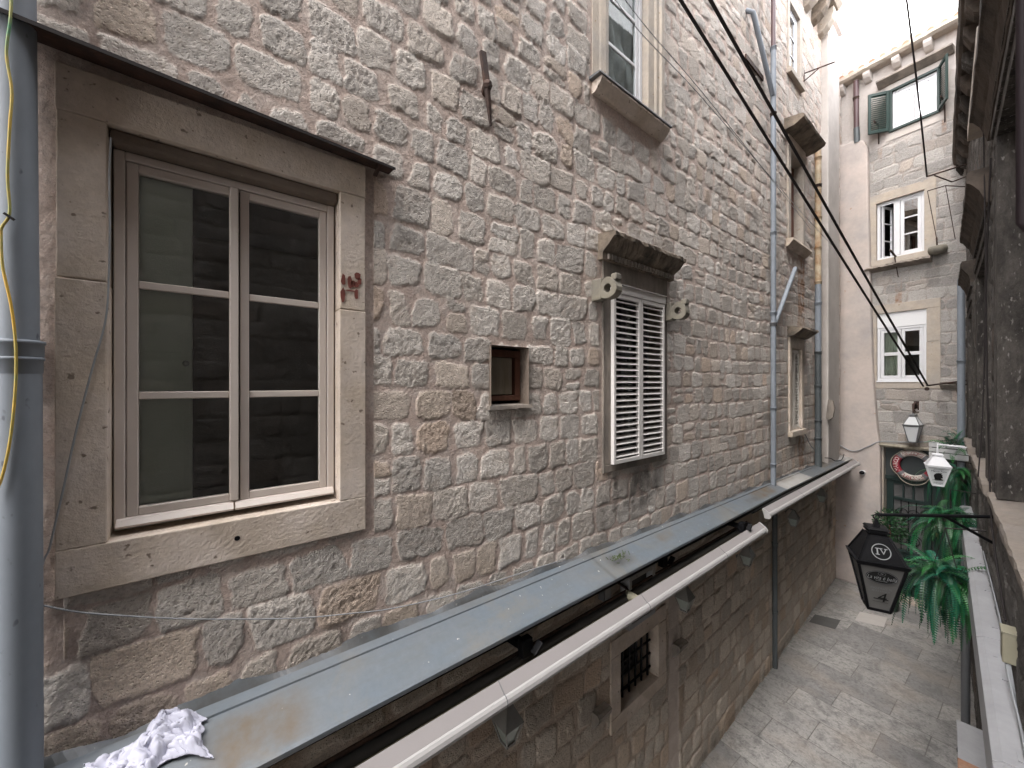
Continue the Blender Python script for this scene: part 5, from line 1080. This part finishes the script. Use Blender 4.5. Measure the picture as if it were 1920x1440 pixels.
# paired black lines overhead
for i, (xa, xb, lb) in enumerate(((1276, 1731, 'lower of two thick black pulley lines crossing the alley'), (1332, 1739, 'upper of two thick black pulley lines crossing the alley'))):
    a, b = at(xb, 724 - i * 2, 7.1), at(xa, 0, 3.4); e = a + (b - a) * 1.45
    cable('pulley_line', lb, [a, a + (b - a) * .5 + V(0, 0, -.02), b, e], .0155, 'wire_dark', 'paired black lines overhead', 'cable')
for i, (L, lb) in enumerate((([(1140, -20), (1200, 60), (1300, 165), (1400, 280), (1500, 395), (1560, 460)], 'thin wire slanting across the wall past the upper window'), ([(1158, -20), (1215, 55), (1310, 165), (1410, 290), (1520, 430)], 'second thin wire slanting just above the other by the upper window'))):
    cable('thin_wire', lb, lwp(L, .2), .004, 'wire_grey', cat='wire')
# covers in the paving
def ground_rect(name, label, pts, mat, cat, h):
    P4 = []
    for x, y in pts:
        t = H * 720 / (y - 720); p = at(x, y, t); P4.append(V(p.x, p.y, 0))
    m = MB(); m.hexa([p + V(0, 0, -.02) for p in P4] + [p + V(0, 0, h) for p in P4]); o = m.build(name, mat, bevel=.003); return tag(o, label, cat)
ground_rect('drain_cover', 'dark cast iron drain cover set in the paving by the shaded wall', [(1517, 1166), (1528, 1152), (1576, 1163), (1566, 1180)], 'manhole', 'drain cover', .004)
ground_rect('slab_cover', 'pale stone inspection cover in the paving under the big black lantern', [(1603, 1163), (1612, 1147), (1664, 1158), (1657, 1176)], 'slab_pale', 'cover', .004)
# ================================================================== wall on the near side
N1 = (3.2, 4.75, 3.72, 6.5); N2 = (5.95, 7.4, 3.70, 5.9); N3 = (8.75, 9.9, 3.7, 5.7)
us = np.concatenate([np.arange(-7, -2.5, .06), np.arange(-2.5, 3, .025), np.arange(3, 12.2, .018)]); zs = np.arange(0, 9.0, .02)
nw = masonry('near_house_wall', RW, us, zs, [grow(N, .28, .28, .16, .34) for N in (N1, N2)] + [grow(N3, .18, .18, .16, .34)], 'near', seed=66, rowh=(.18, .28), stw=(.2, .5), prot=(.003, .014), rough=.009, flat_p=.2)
tag(nw, 'dark weathered rubble wall of the near house with hooded windows', 'house wall')
def hooded(label, N, hood, zsill, zhood, out_h, out_s, ext, jw=.3):
    r = thing('blind_window', label, 'window', RW.P((N[0] + N[1]) / 2, N[2], 0), 'hooded windows of the near house')
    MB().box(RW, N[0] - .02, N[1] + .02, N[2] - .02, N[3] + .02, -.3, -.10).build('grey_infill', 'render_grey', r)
    for a, b, s in ((N[0] - jw, N[0], 1), (N[1], N[1] + jw, -1)):
        m = MB(); q = [(0, .03), (.35, .03), (.4, .012), (.7, .012), (.75, .028), (1, .028)]
        for (p0, n0), (p1, n1) in zip(q[:-1], q[1:]): 
            x0, x1 = (b - p0 * jw, b - p1 * jw) if s == 1 else (a + p0 * jw, a + p1 * jw)
            if abs(x1 - x0) < .02: continue
            m.box(RW, min(x0, x1), max(x0, x1), N[2], N[3], -.15, max(n0, n1))
        m.build('moulded_jamb', 'near_trim', r, .004)
    m = MB()
    for j, (h0, h1, n_) in enumerate(((0, .1, .03), (.1, .18, .045), (.18, .3, .028), (.3, .36, .05))): m.box(RW, N[0] - jw, N[1] + jw, N[3] + h0, N[3] + h1 - .0, -.12, n_)
    m.build('moulded_lintel', 'near_trim', r, .004)
    zh = zhood; a0, a1 = N[0] - ext, N[1] + ext
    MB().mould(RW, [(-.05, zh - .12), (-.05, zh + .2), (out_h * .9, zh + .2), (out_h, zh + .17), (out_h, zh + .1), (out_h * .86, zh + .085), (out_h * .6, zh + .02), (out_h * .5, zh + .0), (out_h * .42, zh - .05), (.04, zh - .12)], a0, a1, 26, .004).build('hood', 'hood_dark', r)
    MB().mould(RW, [(-.1, zsill - .2), (-.1, zsill), (out_s * .95, zsill - .015), (out_s, zsill - .04), (out_s * .9, zsill - .1), (out_s * .45, zsill - .14), (out_s * .3, zsill - .2)], N[0] - jw - .08, N[1] + jw + .06, 20, .005).build('sill', 'near_sill', r)
hooded('nearest hooded blind window with grey rendered infill and worn sill', N1, 0, 3.72, 6.90, .14, .06, .75)
hooded('middle hooded blind window beyond the nearest hood, with grey infill', N2, 0, 3.70, 6.36, .16, .07, .42)
hooded('farthest hooded blind window near the grey pipe at the end house', N3, 0, 3.70, 6.18, .14, .08, .15, .2)
r = thing('eave', 'dark stone eave with rough corbels along the top of the near house', 'eave', RW.P(6, 8.8, 0))
MB().mould(RW, [(-.2, 8.9), (-.2, 9.06), (.17, 9.06), (.19, 9.02), (.17, 8.93), (.13, 8.9)], -7, 12.0, 60, .008).build('eave_slab', 'hood_dark', r)
for i in range(14):
    u = 4.4 + i * .55; MB().mould(RW, [(0, 8.62), (0, 8.895), (.14, 8.895), (.14, 8.8), (.08, 8.68)], u, u + .2, 3, .008).build('corbel', 'hood_dark' if i % 3 else 'near_trim', r)
MB().mould(RW, [(-.05, 7.32), (-.05, 7.47), (.12, 7.47), (.135, 7.42), (.1, 7.34)], 4.6, 6.9, 12, .004).build('upper_sill', 'trim', r) if False else None
r = thing('upper_blind_window', 'pale stone framed upper window above the nearest dark hood', 'window', RW.P(5.9, 7.35, 0))
surround(r, RW, 5.2, 6.3, 7.45, 8.5, .18, .16, .14, -.02, .035, 'trim_pale', sill_over=.2, sill_out=.09); MB().box(RW, 5.2, 6.3, 7.45, 8.5, -.02, .02).build('closed_shutters', 'wood_grey', r)
u = RW.U(1817, .06); u = 10.75
r = pipe('downpipe', 'straight grey downpipe at the far corner of the near house', RW, [('pipe_grey', .05, [(u, 6.55, -.02), (u, 6.62, .05), (u, 6.5, .09), (u, 1.8, .09)])], [(u, 5.0, .09, .056, 'pipe_grey'), (u, 3.5, .09, .056, 'pipe_grey'), (u, 2.4, .09, .056, 'pipe_grey')])
PU = 2.98; r = thing('downpipe', 'thin dark brown rain pipe beside the nearest hooded window', 'pipe', RW.P(PU, 5.2, .05)); MB().tube([RW.P(PU, 9.0, .2), RW.P(PU, 8.7, .055), RW.P(PU, 5.35, .055), RW.P(PU, 5.25, .0)], .02, 12).build('pipe_section', 'pipe_black', r); MB().lathe(RW.P(PU, 6.6, .055), [(.02, -.02), (.025, -.018), (.025, .018), (.02, .02)], 12).build('collar', 'pipe_black', r)
# steel casing along the wall foot of the first floor, posts and boxes below
r = thing('steel_casing', 'long light grey steel casing running along the near house above the paving', 'casing', RW.P(5, 2.48, .06))
ys_ = [1.0, 3.15, 4.6, 6.1, 7.4, 9.3]
for a, b in zip(ys_[:-1], ys_[1:]):
    m = MB(); m.mould(RW, [(.0, 2.46), (.0, 2.705), (.10, 2.70), (.135, 2.68), (.14, 2.46)], a, b - .006); m.build('casing_section', 'beam', r, .004)
m = MB()
for y in np.arange(1.6, 9.2, .8): m.box(RW, y, y + .07, 2.703, 2.709, .01, .05)
m.build('fixing_clips', 'beam', r)
r = thing('awning_post', 'dark grey round post under the steel casing', 'post', RW.P(7.4, 0, .12)); MB().tube([RW.P(7.4, .02, .12), RW.P(7.4, 2.45, .12)], .04, 14).build('shaft', 'steel_dark', r); MB().lathe(RW.P(7.4, 0, .12), [(.075, 0), (.075, .02), (.05, .03)], 16).build('base_plate', 'steel_dark', r)
r = thing('metal_cabinet', 'dark grey metal cabinet standing on the paving below the steel casing', 'cabinet', RW.P(5.9, 0, 0)); MB().box(RW, 5.7, 6.25, 0, 1.0, .02, .19).build('body', 'steel_dark', r, .006); MB().box(RW, 5.66, 6.29, 1.0, 1.02, .02, .21).build('lid', 'beam', r, .004); MB().box(RW, 5.74, 6.21, .05, .95, .19, .197).build('door', 'steel_dark', r, .003)
r = thing('rusty_cabinet', 'rust brown sheet metal box beside the grey cabinet', 'box', RW.P(5.2, 0, 0)); MB().box(RW, 4.9, 5.45, 0, 1.12, .02, .2).build('body', 'rustsheet', r, .006); MB().box(RW, 4.88, 5.47, 1.12, 1.14, .02, .215).build('lid', 'rustsheet', r, .003); MB().box(RW, 4.95, 5.4, .06, 1.06, .2, .206).build('door', 'rustsheet', r, .003)
# junction box and cable bundle
ub, zb = RW.pix(1881, 1145, .05); ub = 3.9; zb = 2.98; r = thing('electric_box', 'khaki plastic electric box on the near house wall above the steel casing', 'box', RW.P(ub, zb - .1, .0)); MB().box(RW, ub - .06, ub + .06, zb - .09, zb + .09, .0, .06).build('body', 'box', r, .005); MB().box(RW, ub - .063, ub + .063, zb + .091, zb + .1, .0, .064).build('lid', 'box', r, .002); MB().tube([RW.P(ub + .065, zb + .05, .03), RW.P(ub + .12, zb + .05, .03), RW.P(ub + .12, zb, .03)], .014, 8).build('conduit_elbow', 'iron', r)
for i in range(4):
    o = .012 * i; cable('wall_cable', 'grey cable bundled with others along the steel casing', [RW.P(1.5, 2.76 + o, .02), RW.P(2.6, 2.74 + o * 1.3, .025 + o * .3), RW.P(3.3, 2.76 + o, .03), RW.P(3.85, 2.88, .03 + o * .4), RW.P(4.4, 2.80 + o, .02), RW.P(5.2, 2.82 + o * .6, .02), RW.P(6.5, 2.78 + o, .02)], .0055, 'wire_grey', 'grey cables bundled along the near wall')
cable('wall_cable', 'black cable hanging down the near wall to the electric box', [RW.P(4.9, 6.4, .05), RW.P(5.2, 5.4, .06), RW.P(5.22, 4.4, .05), RW.P(5.22, 3.8, .04), RW.P(4.9, 3.4, .04), RW.P(4.1, 3.05, .03)], .006, 'wire_dark')
cable('wall_cable', 'black cable hanging between the nearest and middle hooded windows', [RW.P(5.5, 8.6, .08), RW.P(5.55, 7, .06), RW.P(5.5, 5.6, .05), RW.P(5.6, 4.4, .06), RW.P(5.55, 3.75, .09)], .005, 'wire_dark')
cable('wall_cable', 'weathered cable draped across the plastered flue above the dark door', [EW.P(EW.U(1570, .15), EW.Z(1570, 832, .15), .15), EW.P(EW.U(1600, .15), EW.Z(1600, 846, .15), .15), EW.P(EW.U(1630, .15), EW.Z(1630, 836, .15), .15), EW.P(EW.U(1650, .12), EW.Z(1650, 828, .12), .12), EW.P(EW.U(1700, .05), EW.Z(1700, 829, .05), .05), EW.P(EW.U(1745, .05), EW.Z(1745, 828, .05), .05)], .012, 'wire_grey')
us_ = np.arange(-7, 12.05, .06); uw = masonry('unseen_sky_blocker', Fr((.40, 0), RW.u, RW.n), us_, np.arange(9.0, 12.0, .06), [], 'near', seed=67); tag(uw, 'upper storey wall of the near house set back above its eave', 'house wall'); uw['kind'] = 'structure'  # added wall over the eave, out of view, keeps sky light off opposite stones
rb = masonry('unseen_rear_blocker', Fr((3, -7.3), (-1, 0), (0, 1)), np.arange(-1.5, 6.5, .05), np.arange(0, 4.2, .05), [], 'wall', seed=91)  # added wall behind the camera, out of view, sized to cut sky light
rb['kind'] = 'structure'
# ================================================================== light, sky, camera
w = bpy.data.worlds.new('World'); scene.world = w; w.use_nodes = True; nt = w.node_tree
bg = nt.nodes['Background']; sky = nt.nodes.new('ShaderNodeTexSky'); sky.sky_type = 'NISHITA'; sky.sun_disc = False
SE, SA = RD(60), RD(172)          # sun height, compass bearing of the sun measured from +Y towards +X
sky.sun_elevation = SE; sky.sun_rotation = SA
tc = nt.nodes.new('ShaderNodeTexCoord')
cl = ramp(nt, noise(nt, tc.outputs['Generated'], 2.6, 7, .6, .5), ((.32, .15), (.58, 1.0)))
mixed = mixc(nt, cl, sky.outputs[0], (12.7, 12.5, 12.4))
nt.links.new(mixed, bg.inputs['Color']); bg.inputs['Strength'].default_value = .12
sun = bpy.data.lights.new('sun', 'SUN'); sun.energy = .5; sun.angle = RD(25); sun.color = (1, .95, .88); so = bpy.data.objects.new('sun', sun); COL.objects.link(so)
sd = V(math.sin(SA) * math.cos(SE), math.cos(SA) * math.cos(SE), math.sin(SE)); so.rotation_euler = sd.to_track_quat('Z', 'Y').to_euler(); so.location = (0, 0, 20)
cam = bpy.data.cameras.new('camera'); cam.sensor_width = 36; cam.lens = 36 * 720 / 1920; cam.clip_start = .02; cam.clip_end = 500
co = bpy.data.objects.new('camera', cam); COL.objects.link(co); co.location = (0, 0, H); co.rotation_euler = (RD(90), 0, TH); scene.camera = co
scene.view_settings.view_transform = 'Standard'; scene.view_settings.look = 'None'; scene.view_settings.exposure = 2.85; scene.view_settings.gamma = 1
scene.render.engine = 'CYCLES'; scene.cycles.max_bounces = 8; scene.cycles.diffuse_bounces = 5; scene.cycles.transparent_max_bounces = 12; scene.cycles.use_denoising = True
